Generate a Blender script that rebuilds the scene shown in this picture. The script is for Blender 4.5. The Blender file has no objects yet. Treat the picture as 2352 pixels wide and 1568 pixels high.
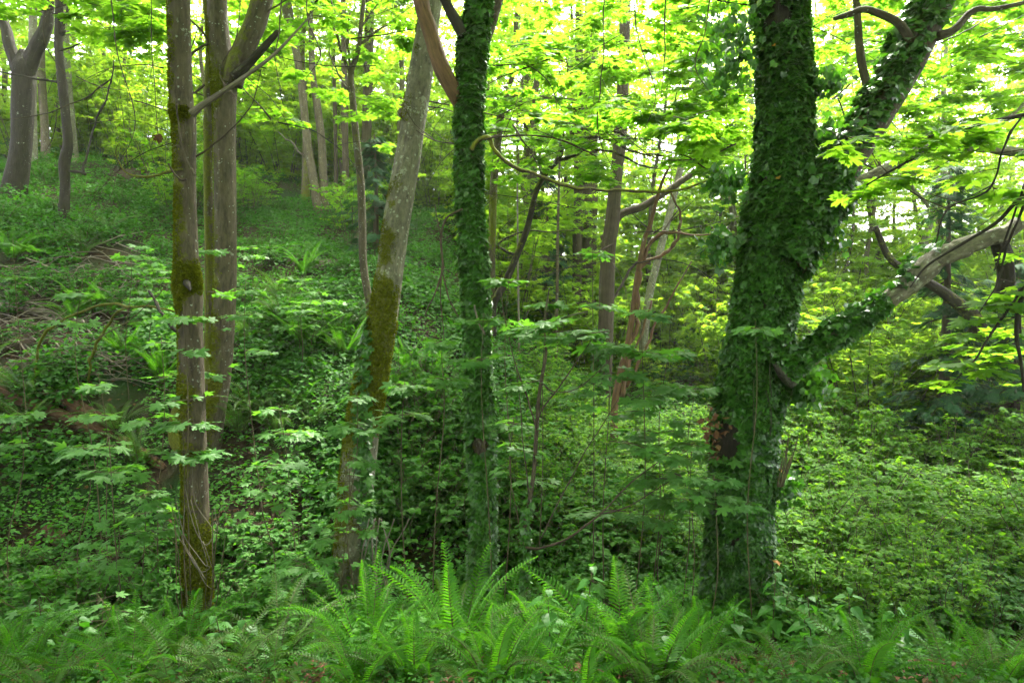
import bpy, math, numpy as np
R = math.radians
rng = np.random.default_rng(11)
np.seterr(all='ignore')
scene = bpy.context.scene
COL = scene.collection
F = 1568.0            # focal length in pixels of a 2352 wide frame (24 mm lens)
PITCH = R(3.0)
CP, SP = math.cos(PITCH), math.sin(PITCH)

# ------------------------------------------------------------------ basics
def nrm(a):
    a = np.asarray(a, float)
    return a / np.maximum(np.linalg.norm(a, axis=-1, keepdims=True), 1e-9)

def P(px, py, d):
    u = (px - 1176.0) / F; v = (784.0 - py) / F
    return np.array([u * d, d * (v * SP + CP), d * (v * CP - SP)])

def _hash(i, j, k, s):
    i = i.astype(np.uint32); j = j.astype(np.uint32); k = k.astype(np.uint32)
    h = i * np.uint32(374761393) + j * np.uint32(668265263) + k * np.uint32(2147483647) + np.uint32((s * 974711) & 0xffffffff)
    h = (h ^ (h >> np.uint32(13))) * np.uint32(1274126177)
    h = (h ^ (h >> np.uint32(16))) * np.uint32(2246822519)
    return ((h ^ (h >> np.uint32(15))) & np.uint32(0xffffff)).astype(float) / 0xffffff

def vnoise(p, s=1):
    p = np.asarray(p, float)
    f0 = np.floor(p); t = p - f0; t = t * t * (3 - 2 * t)
    i0 = f0.astype(np.int64)
    out = 0
    for a in (0, 1):
        for b in (0, 1):
            for c in (0, 1):
                w = (t[..., 0] if a else 1 - t[..., 0]) * (t[..., 1] if b else 1 - t[..., 1]) * (t[..., 2] if c else 1 - t[..., 2])
                out = out + w * _hash(i0[..., 0] + a, i0[..., 1] + b, i0[..., 2] + c, s)
    return out

def fnoise(p, s=1, o=3):
    r = 0; a = .5; tot = 0; p = np.asarray(p, float)
    for k in range(o):
        r = r + a * vnoise(p * (2 ** k), s + k); tot += a; a *= .5
    return r / tot

def sstep(a, b, x):
    t = np.clip((x - a) / (b - a), 0, 1)
    return t * t * (3 - 2 * t)

ZY = [-60, -4, 2.4, 3.4, 4.4, 6, 7.5, 10, 15, 22, 30, 45, 70, 100, 150, 260]
ZZ = [-1.7, -1.6, -1.74, -2.0, -2.4, -3.2, -3.6, -3.75, -3.5, -2.8, -1.6, .3, 1.6, 2.2, 2.6, 3]
def ground(x, y):
    x = np.asarray(x, float); y = np.asarray(y, float)
    z = np.interp(y, ZY, ZZ)
    mask = 1 - sstep(-3.4, 3.6, x - .04 * (y - 15))
    q = np.maximum(y - 7.6, 0)
    z = z + mask * (5.9 * (1 - np.exp(-q / 8.2)) + .06 * np.maximum(y - 24, 0)) * (1 + .03 * np.clip(-x - 5, 0, 12))
    z = z + sstep(6, 16, x) * sstep(10, 30, y) * 1.2
    p = np.stack([x, y, x * 0], -1)
    return z + (fnoise(p * .45, 3) - .5) * (.35 + .55 * mask) * sstep(2, 9, y) + (fnoise(p * 2.2, 5) - .5) * .10

def hit(px, py, d0=3.0):
    d = d0 * 1.012 ** np.arange(300); p = P(px, py, 1.0)[None, :] * d[:, None]
    below = p[:, 2] <= ground(p[:, 0], p[:, 1]); i = int(np.argmax(below)) if below.any() else 299
    return d[i], p[i]

class MB:
    def __init__(self):
        self.v = []; self.l = []; self.n = []; self.m = []; self.b = []; self.s = []; self.nv = 0; self.hasb = False
    def add(self, v, l, n, mat=0, bark=None, moss=None):
        v = np.asarray(v, float).reshape(-1, 3)
        self.v.append(v); self.l.append(np.asarray(l, np.int64).ravel() + self.nv); n = np.asarray(n, np.int64).ravel()
        self.n.append(n); self.m.append(np.full(len(n), mat)); self.nv += len(v)
        self.b.append(np.zeros((len(v), 3)) if bark is None else bark)
        self.s.append(np.zeros(len(v)) if moss is None else moss)
        if bark is not None: self.hasb = True
    def join(self, o, mat):
        for v, l, n, b, q in zip(o.v, o.l, o.n, o.b, o.s):
            self.v.append(v); self.n.append(n); self.m.append(np.full(len(n), mat)); self.b.append(b); self.s.append(q)
        off = self.nv
        self.l += [l + off for l in o.l]; self.nv += o.nv; self.hasb |= o.hasb
    def mesh(self, name, mats, origin=None, smooth=False):
        me = bpy.data.meshes.new(name)
        v = np.concatenate(self.v) if self.v else np.zeros((0, 3))
        if origin is not None: v = v - np.asarray(origin)
        l = np.concatenate(self.l); n = np.concatenate(self.n); m = np.concatenate(self.m)
        me.vertices.add(len(v)); me.vertices.foreach_set('co', v.astype(np.float32).ravel())
        me.loops.add(len(l)); me.loops.foreach_set('vertex_index', l.astype(np.int32))
        me.polygons.add(len(n)); me.polygons.foreach_set('loop_start', np.concatenate([[0], np.cumsum(n)[:-1]]).astype(np.int32))
        me.polygons.foreach_set('material_index', m.astype(np.int32))
        if self.hasb:
            a = me.attributes.new('bark', 'FLOAT_VECTOR', 'POINT'); a.data.foreach_set('vector', np.concatenate(self.b).astype(np.float32).ravel())
            a = me.attributes.new('moss', 'FLOAT', 'POINT'); a.data.foreach_set('value', np.concatenate(self.s).astype(np.float32))
        me.update(calc_edges=True)
        me.polygons.foreach_set('use_smooth', np.full(len(n), bool(smooth)))
        for mt in (mats if isinstance(mats, (list, tuple)) else [mats]): me.materials.append(mt)
        return me
    def build(self, name, mats, parent=None, origin=None, smooth=False):
        o = bpy.data.objects.new(name, self.mesh(name, mats, origin, smooth)); COL.objects.link(o)
        if parent is not None: o.parent = parent
        return o

def tag(o, label, cat, group=None, kind=None):
    if label: o['label'] = label
    if cat: o['category'] = cat
    if group: o['group'] = group
    if kind: o['kind'] = kind
    return o

def thing(name, label, cat, loc=(0, 0, 0), group=None):
    o = bpy.data.objects.new(name, None); COL.objects.link(o)
    o.location = [float(c) for c in loc]; o.empty_display_size = .2
    return tag(o, label, cat, group)

def child(name, me, parent, loc=(0, 0, 0), rot=(0, 0, 0), sc=(1, 1, 1)):
    o = bpy.data.objects.new(name, me); COL.objects.link(o); o.parent = parent
    o.location = [float(c) for c in loc]; o.rotation_euler = rot; o.scale = (sc, sc, sc) if np.isscalar(sc) else sc
    return o

# ------------------------------------------------------------------ materials
def new_mat(name):
    m = bpy.data.materials.new(name); m.use_nodes = True
    nt = m.node_tree; nt.nodes.clear()
    return m, nt, nt.nodes, nt.links

def leaf_mat(name, a, b, ta, tb, rough=.45, tf=.4, spec=.4, bump=0):
    m, nt, N, L = new_mat(name)
    geo = N.new('ShaderNodeNewGeometry'); oi = N.new('ShaderNodeObjectInfo')
    addn = N.new('ShaderNodeMath'); addn.operation = 'MULTIPLY_ADD'; addn.inputs[1].default_value = .75
    mm = N.new('ShaderNodeMath'); mm.operation = 'MULTIPLY'; mm.inputs[1].default_value = .25
    L.new(oi.outputs['Random'], mm.inputs[0]); L.new(geo.outputs['Random Per Island'], addn.inputs[0]); L.new(mm.outputs[0], addn.inputs[2])
    mx = N.new('ShaderNodeMix'); mx.data_type = 'RGBA'; mx.inputs[6].default_value = (*a, 1); mx.inputs[7].default_value = (*b, 1)
    mt = N.new('ShaderNodeMix'); mt.data_type = 'RGBA'; mt.inputs[6].default_value = (*ta, 1); mt.inputs[7].default_value = (*tb, 1)
    L.new(addn.outputs[0], mx.inputs[0]); L.new(addn.outputs[0], mt.inputs[0])
    pr = N.new('ShaderNodeBsdfPrincipled'); pr.inputs['Roughness'].default_value = rough; pr.inputs['Specular IOR Level'].default_value = spec
    tr = N.new('ShaderNodeBsdfTranslucent'); ms = N.new('ShaderNodeMixShader'); ms.inputs[0].default_value = tf
    out = N.new('ShaderNodeOutputMaterial')
    L.new(mx.outputs[2], pr.inputs['Base Color']); L.new(mt.outputs[2], tr.inputs['Color'])
    L.new(pr.outputs[0], ms.inputs[1]); L.new(tr.outputs[0], ms.inputs[2]); L.new(ms.outputs[0], out.inputs[0])
    return m

def bark_mat(name, c1, c2, fiss=(28, 28, 3.2), bump=.6, lichen=.35, mossc=((.05, .058, .005), (.135, .14, .010)), lc=(.34, .37, .3), rough=.85):
    m, nt, N, L = new_mat(name)
    at = N.new('ShaderNodeAttribute'); at.attribute_name = 'bark'
    am = N.new('ShaderNodeAttribute'); am.attribute_name = 'moss'
    def mapping(sc):
        mp = N.new('ShaderNodeMapping'); mp.inputs['Scale'].default_value = sc; L.new(at.outputs['Vector'], mp.inputs[0]); return mp
    def noise(mp, s, d=5, r=.6):
        n = N.new('ShaderNodeTexNoise'); n.inputs['Scale'].default_value = s; n.inputs['Detail'].default_value = d; n.inputs['Roughness'].default_value = r
        L.new(mp.outputs[0], n.inputs['Vector']); return n
    def ramp(sock, p0, p1, c0=(0, 0, 0, 1), c1=(1, 1, 1, 1)):
        r = N.new('ShaderNodeValToRGB'); e = r.color_ramp.elements
        e[0].position = p0; e[1].position = p1; e[0].color = c0; e[1].color = c1
        L.new(sock, r.inputs[0]); return r
    def mix(fac, a, b):
        x = N.new('ShaderNodeMix'); x.data_type = 'RGBA'
        for s, v in ((0, fac), (6, a), (7, b)):
            if hasattr(v, 'is_linked'): L.new(v, x.inputs[s])
            elif s == 0: x.inputs[0].default_value = v
            else: x.inputs[s].default_value = (*v, 1)
        return x.outputs[2]
    mf = mapping(fiss); m1 = mapping((1, 1, 1)); 
    nf = noise(mf, 1.0, 9, .72); nb = noise(m1, 3.5, 4, .6); nd = noise(m1, 55, 4, .7)
    rf = ramp(nf.outputs['Fac'], .32, .62); rb = ramp(nb.outputs['Fac'], .3, .7)
    dark = tuple(x * .36 for x in c1)
    base = mix(rf.outputs[0], dark, c1)
    base = mix(rb.outputs[0], base, mix(rf.outputs[0], tuple(x * .42 for x in c2), c2))
    # pale lichen patches and spots
    vo = N.new('ShaderNodeTexVoronoi'); vo.inputs['Scale'].default_value = 24; vo.inputs['Randomness'].default_value = 1
    wob = N.new('ShaderNodeMixRGB'); wob.blend_type = 'ADD'; wob.inputs[0].default_value = .035
    L.new(m1.outputs[0], wob.inputs[1]); L.new(nd.outputs['Color'], wob.inputs[2]); L.new(wob.outputs[0], vo.inputs['Vector'])
    sepc = N.new('ShaderNodeSeparateColor'); L.new(vo.outputs['Color'], sepc.inputs[0])
    th = N.new('ShaderNodeMath'); th.operation = 'MULTIPLY'; th.inputs[1].default_value = lichen; L.new(sepc.outputs[0], th.inputs[0])
    lt = N.new('ShaderNodeMath'); lt.operation = 'LESS_THAN'; L.new(vo.outputs['Distance'], lt.inputs[0]); L.new(th.outputs[0], lt.inputs[1])
    g1 = N.new('ShaderNodeMath'); g1.operation = 'GREATER_THAN'; g1.inputs[1].default_value = .72; L.new(sepc.outputs[1], g1.inputs[0])
    gq = N.new('ShaderNodeMath'); gq.operation = 'MULTIPLY'; L.new(lt.outputs[0], gq.inputs[0]); L.new(g1.outputs[0], gq.inputs[1])
    npz = noise(m1, 11, 6, .75); npl = noise(m1, 2.2, 2, .5); na = N.new('ShaderNodeMath'); na.operation = 'MULTIPLY'; L.new(npz.outputs['Fac'], na.inputs[0]); L.new(npl.outputs['Fac'], na.inputs[1])
    rp = ramp(na.outputs[0], .40 - lichen * .16, .44 - lichen * .16)
    gm = N.new('ShaderNodeMath'); gm.operation = 'MAXIMUM'; L.new(gq.outputs[0], gm.inputs[0]); L.new(rp.outputs[0], gm.inputs[1])
    g2 = N.new('ShaderNodeMath'); g2.operation = 'MULTIPLY'; g2.inputs[1].default_value = .75; L.new(gm.outputs[0], g2.inputs[0])
    base = mix(g2.outputs[0], base, lc)
    # moss
    ma = N.new('ShaderNodeMath'); ma.operation = 'ADD'; L.new(am.outputs['Fac'], ma.inputs[0])
    nm = noise(m1, 9, 6, .7); ms_ = N.new('ShaderNodeMath'); ms_.operation = 'MULTIPLY_ADD'; ms_.inputs[1].default_value = 1.7; ms_.inputs[2].default_value = -.85
    L.new(nm.outputs['Fac'], ms_.inputs[0]); L.new(ms_.outputs[0], ma.inputs[1])
    rm = ramp(ma.outputs[0], .24, .40); mc = mix(ramp(nd.outputs['Fac'], .3, .7).outputs[0], mossc[0], mossc[1])
    col = mix(rm.outputs[0], base, mc)
    bh = mix(rm.outputs[0], rf.outputs[0], nd.outputs['Fac'])
    bp = N.new('ShaderNodeBump'); bp.inputs['Strength'].default_value = bump; bp.inputs['Distance'].default_value = .03
    L.new(bh, bp.inputs['Height'])
    pr = N.new('ShaderNodeBsdfPrincipled'); pr.inputs['Roughness'].default_value = rough; pr.inputs['Specular IOR Level'].default_value = .25
    out = N.new('ShaderNodeOutputMaterial')
    L.new(col, pr.inputs['Base Color']); L.new(bp.outputs[0], pr.inputs['Normal']); L.new(pr.outputs[0], out.inputs[0])
    return m

M = {}
M['maple'] = leaf_mat('maple_leaf', (.038, .11, .010), (.065, .15, .014), (.16, .38, .014), (.28, .50, .022), .6, .6, .12)
M['maple_far'] = leaf_mat('maple_far_leaf', (.05, .135, .012), (.085, .17, .016), (.27, .52, .02), (.46, .64, .03), .65, .6, .1)
M['maple_low'] = leaf_mat('maple_low_leaf', (.045, .13, .028), (.07, .165, .036), (.11, .33, .018), (.16, .40, .024), .5, .42, .2)
M['ivy'] = leaf_mat('ivy_leaf', (.009, .042, .006), (.044, .145, .013), (.03, .14, .005), (.11, .33, .008), .34, .25, .5)  # leaf-to-leaf tone widened to stand in for lit highlights against shaded leaves
M['herb'] = leaf_mat('herb_leaf', (.022, .09, .012), (.05, .14, .016), (.06, .24, .008), (.11, .33, .010), .62, .38, .12)
M['herb_dark'] = leaf_mat('dark_herb_leaf', (.016, .07, .012), (.042, .12, .016), (.04, .18, .008), (.09, .28, .010), .6, .35, .1)
M['shrub'] = leaf_mat('shrub_leaf', (.036, .115, .009), (.068, .16, .013), (.13, .37, .008), (.25, .47, .012), .62, .47, .12)
M['fern'] = leaf_mat('fern_leaf', (.022, .095, .007), (.045, .14, .009), (.07, .28, .006), (.13, .38, .008), .6, .42, .12)
M['fern_old'] = leaf_mat('fern_old_leaf', (.03, .08, .014), (.05, .105, .016), (.06, .17, .010), (.09, .2, .012), .55, .3, .2)
M['nettle'] = leaf_mat('nettle_leaf', (.022, .10, .012), (.038, .13, .014), (.05, .23, .008), (.08, .29, .010), .5, .34, .3)
M['cedar'] = leaf_mat('cedar_leaf', (.016, .055, .026), (.036, .09, .036), (.02, .08, .016), (.04, .12, .02), .7, .25, .08)
M['dead'] = leaf_mat('dead_leaf', (.055, .026, .012), (.13, .065, .032), (.06, .03, .012), (.11, .055, .02), .75, .2, .15)
M['yellow'] = leaf_mat('yellow_leaf', (.28, .16, .012), (.30, .12, .015), (.3, .2, .01), (.3, .14, .01), .5, .4, .3)
M['moss'] = leaf_mat('moss_tuft', (.05, .064, .004), (.155, .168, .010), (.07, .085, .004), (.14, .15, .006), .9, .25, .05)
M['bark'] = bark_mat('grey_brown_bark', (.094, .072, .045), (.14, .112, .075), (24, 24, 5), 1.0, .30)
M['bark_pale'] = bark_mat('pale_bark', (.15, .135, .095), (.26, .24, .17), (22, 22, 8), .9, .5, lc=(.36, .38, .29))
M['bark_dark'] = bark_mat('dark_bark', (.022, .017, .012), (.04, .031, .022), (30, 30, 4), .7, .15)
M['bark_red'] = bark_mat('reddish_stringy_bark', (.07, .05, .033), (.105, .078, .052), (46, 46, 1.6), .9, .1)
M['bark_smooth'] = bark_mat('smooth_brown_bark', (.12, .065, .034), (.16, .09, .048), (30, 30, 5), .35, .12)
M['bark_far'] = bark_mat('far_bark', (.095, .075, .048), (.15, .12, .08), (20, 20, 3), .5, .3)
M['twig'] = bark_mat('twig_bark', (.045, .03, .02), (.085, .06, .04), (40, 40, 8), .2, .1)
M['stem'] = bark_mat('green_brown_stem', (.06, .055, .025), (.10, .075, .04), (40, 40, 8), .2, .0)
M['deadwood'] = bark_mat('grey_deadwood', (.16, .13, .10), (.24, .20, .165), (50, 50, 3), .6, .2)
M['rotwood'] = bark_mat('rotten_wood', (.10, .045, .022), (.16, .085, .045), (50, 50, 3), .9, .1)

def ground_mat():
    m, nt, N, L = new_mat('forest_soil')
    tc = N.new('ShaderNodeTexCoord')
    n1 = N.new('ShaderNodeTexNoise'); n1.inputs['Scale'].default_value = 14; n1.inputs['Detail'].default_value = 8; n1.inputs['Roughness'].default_value = .7
    n2 = N.new('ShaderNodeTexNoise'); n2.inputs['Scale'].default_value = .6; n2.inputs['Detail'].default_value = 4
    L.new(tc.outputs['Object'], n1.inputs[0]); L.new(tc.outputs['Object'], n2.inputs[0])
    r = N.new('ShaderNodeValToRGB'); e = r.color_ramp.elements
    e[0].position = .3; e[0].color = (.008, .006, .004, 1); e[1].position = .72; e[1].color = (.045, .027, .014, 1)
    L.new(n1.outputs['Fac'], r.inputs[0])
    g = N.new('ShaderNodeMix'); g.data_type = 'RGBA'; g.inputs[7].default_value = (.012, .034, .006, 1)
    rr = N.new('ShaderNodeValToRGB'); rr.color_ramp.elements[0].position = .45; rr.color_ramp.elements[1].position = .65
    L.new(n2.outputs['Fac'], rr.inputs[0]); L.new(rr.outputs[0], g.inputs[0]); L.new(r.outputs[0], g.inputs[6])
    bp = N.new('ShaderNodeBump'); bp.inputs['Strength'].default_value = .9; bp.inputs['Distance'].default_value = .05; L.new(n1.outputs['Fac'], bp.inputs['Height'])
    pr = N.new('ShaderNodeBsdfPrincipled'); pr.inputs['Roughness'].default_value = .95; pr.inputs['Specular IOR Level'].default_value = .15
    out = N.new('ShaderNodeOutputMaterial'); L.new(g.outputs[2], pr.inputs['Base Color']); L.new(bp.outputs[0], pr.inputs['Normal']); L.new(pr.outputs[0], out.inputs[0])
    return m
M['soil'] = ground_mat()

# ------------------------------------------------------------------ leaf templates (x across, y along, z up)
def fan(outline, zf):
    pts = [(0, 0, 0)] + [(r * math.sin(R(a)), r * math.cos(R(a)), 0) for a, r in outline]
    v = np.array(pts, float); v[:, 2] = zf(v[:, 0], v[:, 1])
    k = len(outline); l = []; n = []
    for i in range(k):
        l += [0, 1 + (i + 1) % k, 1 + i]; n.append(3)
    return v, np.array(l), np.array(n)
def mirror(half):
    return half + [(-a, r) for a, r in reversed(half) if 0 < a < 180]
OUT_MAPLE = mirror([(0, 1.0), (8, .80), (15, .84), (19, .62), (26, .40), (34, .62), (39, .72), (43, .70), (51, .97), (58, .74), (66, .74), (70, .55), (78, .36), (90, .46), (97, .50), (106, .66), (118, .46), (140, .26), (180, .09)])
OUT_FAR = mirror([(0, 1.0), (24, .42), (50, .95), (77, .38), (105, .62), (180, .1)])
OUT_IVY = mirror([(0, 1.0), (26, .60), (58, .80), (90, .52), (118, .62), (150, .42), (180, .16)])
T_MAPLE = fan(OUT_MAPLE, lambda x, y: -.16 * (x * x + y * y) + .05 * np.cos(np.arctan2(x, y) * 7.1) * np.hypot(x, y))
T_FAR = fan(OUT_FAR, lambda x, y: -.2 * (x * x + y * y))
T_IVY = fan(OUT_IVY, lambda x, y: .18 * np.abs(x) - .12 * y * y)
def ov(w, tip=1.0):
    v = np.array([(0, 0, 0), (0, .5, -.03), (0, tip, -.16), (-w, .3, .05), (-w * .8, .62, .0), (w, .3, .05), (w * .8, .62, .0)], float)
    l = [0, 1, 3, 3, 1, 4, 1, 2, 4, 0, 5, 1, 5, 6, 1, 1, 6, 2]
    return v, np.array(l), np.array([3, 3, 3, 3, 3, 3])
T_OV = ov(.30); T_OVW = ov(.42)
def nettle_t():
    k = 9; ys = np.linspace(0, 1, k); w = .36 * np.array([.25, .85, 1.0, .93, .78, .60, .40, .20, 0])
    v = []; 
    for i in range(k):
        tooth = 1.06 if i % 2 else .92
        z = -.28 * ys[i] ** 2
        v += [(-w[i] * tooth, ys[i] - (.02 if i % 2 else 0), z + .10 * w[i]), (0, ys[i], z - .01), (w[i] * tooth, ys[i] - (.02 if i % 2 else 0), z + .10 * w[i])]
    l = []; n = []
    for i in range(k - 1):
        a = 3 * i
        l += [a, a + 1, a + 4, a + 3, a + 1, a + 2, a + 5, a + 4]; n += [4, 4]
    return np.array(v, float), np.array(l), np.array(n)
T_NET = nettle_t()
def cedar_t():
    v = []; l = []; n = []
    def strip(a, b, w, ax):
        i = len(v); a = np.array(a, float); b = np.array(b, float)
        s = np.array([-(b - a)[1], (b - a)[0], 0]); s = s / np.linalg.norm(s) * w
        mid = a * .45 + b * .55
        for q in (a - s * .6, a + s * .6, mid + s, b, mid - s): v.append(q)
        l.extend([i, i + 1, i + 2, i + 3, i + 4]); n.append(5)
    strip((0, 0, 0), (0, 1, -.2), .022, 0)
    for k in range(8):
        t = .1 + .1 * k; ln = .42 * (1 - t) + .10
        for s in (-1, 1):
            strip((0, t, -.2 * t * t), (s * ln * .8, t + ln * .62, -.2 * t * t - .10 * ln), .034, 0)
    return np.array(v, float), np.array(l), np.array(n)
T_CED = cedar_t()

def scatter(mb, T, pos, ax, nz, sc, mat=0, zvar=.6):
    pos = np.asarray(pos, float)
    if len(pos) == 0: return
    v, l, n = T
    y = nrm(ax); x = nrm(np.cross(y, nz)); z = np.cross(x, y)
    sc = np.broadcast_to(np.asarray(sc, float), (len(pos),))
    zz = 1 + zvar * rng.uniform(-1, 1.4, len(pos))
    V = pos[:, None, :] + sc[:, None, None] * (v[None, :, 0:1] * x[:, None, :] + v[None, :, 1:2] * y[:, None, :] + (v[None, :, 2:3] * zz[:, None, None]) * z[:, None, :])
    k = len(v)
    Lp = (l[None, :] + (np.arange(len(pos)) * k)[:, None]).ravel()
    mb.add(V.reshape(-1, 3), Lp, np.tile(n, len(pos)), mat)

class Lv:   # leaf accumulator
    def __init__(s): s.p = []; s.a = []; s.n = []; s.s = []
    def add(s, p, a, n, sc):
        s.p.append(np.atleast_2d(p)); s.a.append(np.atleast_2d(a)); s.n.append(np.atleast_2d(n)); s.s.append(np.atleast_1d(sc))
    def put(s, mb, T, mat=0):
        if s.p: scatter(mb, T, np.concatenate(s.p), np.concatenate(s.a), np.concatenate(s.n), np.concatenate(s.s), mat)

UP = np.array([0, 0, 1.])
# ------------------------------------------------------------------ tubes
def catmull(c, sub):
    c = np.asarray(c, float)
    if len(c) == 2: sub_t = np.linspace(0, 1, sub + 1)[:, None]; return c[0] * (1 - sub_t) + c[1] * sub_t
    e = np.vstack([2 * c[0] - c[1], c, 2 * c[-1] - c[-2]]); out = []
    for i in range(1, len(e) - 2):
        p0, p1, p2, p3 = e[i - 1:i + 3]
        for t in np.arange(sub) / sub:
            out.append(.5 * ((2 * p1) + (-p0 + p2) * t + (2 * p0 - 5 * p1 + 4 * p2 - p3) * t * t + (-p0 + 3 * p1 - 3 * p2 + p3) * t ** 3))
    out.append(c[-1]); return np.array(out)

def tube(mb, pts, rad, seg=8, sub=4, rough=0., mossf=None, mat=0, seed=0, ridge=0., cap=True, wob=0.):
    c = catmull(np.column_stack([np.asarray(pts, float), np.asarray(rad, float)]), sub)
    if wob:
        ww = np.linspace(0, 1, len(c)); ww = np.minimum(1, ww * 6)[:, None]; tt = np.cumsum(np.concatenate([[0], np.linalg.norm(np.diff(c[:, :3], axis=0), axis=1)]))
        for fq, am in ((3.0, 1.6), (9.0, .7)):
            for ax_ in range(3): c[:, ax_] += ww[:, 0] * am * wob * c[:, 3] * 2 * (vnoise(np.stack([tt * fq, tt * 0 + ax_ * 7.7 + seed, tt * 0 + fq], -1), 71) - .5)
        c[:, 3] *= 1 + .5 * wob * (vnoise(np.stack([tt * 14, tt * 0, tt * 0 + seed], -1), 72) - .4)
    C = c[:, :3]; Rr = np.maximum(c[:, 3], .0008); n = len(C)
    Tn = nrm(np.gradient(C, axis=0)); ref = np.array([0, 1., 0]) if abs(Tn[0][1]) < .9 else np.array([1., 0, 0])
    U = np.zeros_like(C); u = ref
    for i in range(n):
        u = u - Tn[i] * np.dot(u, Tn[i]); u = u / max(np.linalg.norm(u), 1e-9); U[i] = u
    W = np.cross(Tn, U)
    th = np.arange(seg) / seg * 2 * math.pi
    D = np.cos(th)[None, :, None] * U[:, None, :] + np.sin(th)[None, :, None] * W[:, None, :]
    Ls = np.concatenate([[0], np.cumsum(np.linalg.norm(np.diff(C, axis=0), axis=1))])
    rr = np.repeat(Rr[:, None], seg, 1)
    bk = np.stack([np.cos(th)[None, :] * rr, np.sin(th)[None, :] * rr, np.repeat(Ls[:, None], seg, 1)], -1)
    if rough:
        q = np.stack([np.cos(th)[None, :] * 1.3 + Ls[:, None] * 0, np.sin(th)[None, :] * 1.3 + Ls[:, None] * 0, Ls[:, None] * 1.6 + 0 * th[None, :]], -1)
        rr = rr * (1 + rough * 2 * (fnoise(q + seed * 7.3, 9) - .5) + ridge * (vnoise(q * np.array([3.2, 3.2, .5]) + seed, 4) - .5))
    V = C[:, None, :] + D * rr[..., None]
    ms = np.zeros((n, seg)) if mossf is None else mossf(V, D, Ls[:, None] + 0 * th[None, :])
    i = np.arange(n - 1)[:, None] * seg; j = np.arange(seg)[None, :]; j2 = (j + 1) % seg
    q = np.stack([i + j, i + j2, i + seg + j2, i + seg + j], -1).reshape(-1, 4)
    Vf = V.reshape(-1, 3); loops = q.ravel(); sizes = np.full(len(q), 4)
    if cap:
        loops = np.concatenate([loops, np.arange(seg)[::-1], (n - 1) * seg + np.arange(seg)]); sizes = np.concatenate([sizes, [seg, seg]])
    mb.add(Vf, loops, sizes, mat, bk.reshape(-1, 3), ms.reshape(-1))
    return dict(C=C, R=Rr, D=D, T=Tn, U=U, W=W, L=Ls)

def moss(base=0., side=None, amt=.5, foot=0., footlen=1.2, spots=(), sc=1.6, seed=1):
    def f(V, D, Ls):
        m = base + (fnoise(V * sc, 20 + seed) - .5) * .9
        if side is not None: m = m + amt * (D @ nrm(np.array(side)))
        m = m + foot * np.exp(-np.maximum(Ls - .5, 0) / footlen)
        for (p, r, a) in spots: m = m + a * np.exp(-((V - p) ** 2).sum(-1) / r ** 2)
        return m
    f.foot = foot
    return f

T_BLADE = (np.array([(-.5, 0, 0), (.5, 0, 0), (.12, 1, .2)], float), np.array([0, 1, 2]), np.array([3]))
def moss_fuzz(t, base, info, mossf, n, ln=.022, thr=.16):
    C, Rr, Ls, U, W = (info[k] for k in ('C', 'R', 'L', 'U', 'W'))
    q = rng.uniform(0, len(C) - 1.01, n); th = rng.uniform(0, 2 * math.pi, n); ix = np.arange(len(C))
    it = lambda A: np.stack([np.interp(q, ix, A[:, k]) for k in range(3)], -1)
    d = nrm(it(U)) * np.cos(th)[:, None] + nrm(it(W)) * np.sin(th)[:, None]; r = np.interp(q, ix, Rr)
    p = it(C) + d * r[:, None]; m = mossf(p, d, np.interp(q, ix, Ls)) + (fnoise(p * 7, 83) - .5) * .9
    k = m > thr; p, d, m = p[k], d[k], m[k]; n = len(p)
    lump = fnoise(p * 16, 84)[:, None]; p = p + d * (.018 * np.clip(m, 0, 1)[:, None] * lump)
    sz = ln * rng.uniform(.5, 1.2, n) * np.clip(.5 + m, .5, 1.1); mb = MB()
    scatter(mb, T_BLADE, p, d + rng.normal(0, .6, (n, 3)) + UP * -.3, rng.normal(0, 1, (n, 3)), sz)
    mb.build('moss', M['moss'], t, base)

def ivy_on(lv, info, n, size, off=.04, lump=.08, sel=None, out=.35, lo=0., hi=1., flow=(0, 0, -1), hold=None, seed=0):
    C, Rr, Ls, U, W, Tn = (info[k] for k in ('C', 'R', 'L', 'U', 'W', 'T'))
    wgt = np.cumsum(np.concatenate([[0], np.diff(Ls) * (Rr[1:] + off)])); wgt /= wgt[-1]
    t = np.interp(rng.uniform(lo, hi, n), wgt, np.arange(len(C)))
    th = rng.uniform(0, 2 * math.pi, n)
    it = lambda A: np.stack([np.interp(t, np.arange(len(C)), A[:, k]) for k in range(3)], -1)
    c, u, w = it(C), nrm(it(U)), nrm(it(W)); r = np.interp(t, np.arange(len(C)), Rr)
    d = u * np.cos(th)[:, None] + w * np.sin(th)[:, None]
    ln = fnoise((c + d * r[:, None]) * 2.6 + seed, 31)
    rr = r + off * rng.uniform(.2, 1.2, n) + lump * np.clip((ln - .38) * 2.6, -.3, 1.6) * rng.uniform(.35, 1., n)
    p = c + d * rr[:, None]
    nz = nrm(d * .9 + rng.normal(0, out * .7, (n, 3)) + np.array([0, 0, .95]))
    ax = nrm(np.array(flow)[None, :] * .75 + d * .7 + rng.normal(0, .42, (n, 3)))
    keep = np.ones(n, bool) if sel is None else sel(p, d)
    hole = fnoise(p * 3.1 + 9 + seed, 44); keep &= hole > (.30 if hold is None else hold)
    lv.add(p[keep], ax[keep], nz[keep], (size * rng.uniform(.6, 1.25, n))[keep])

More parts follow.
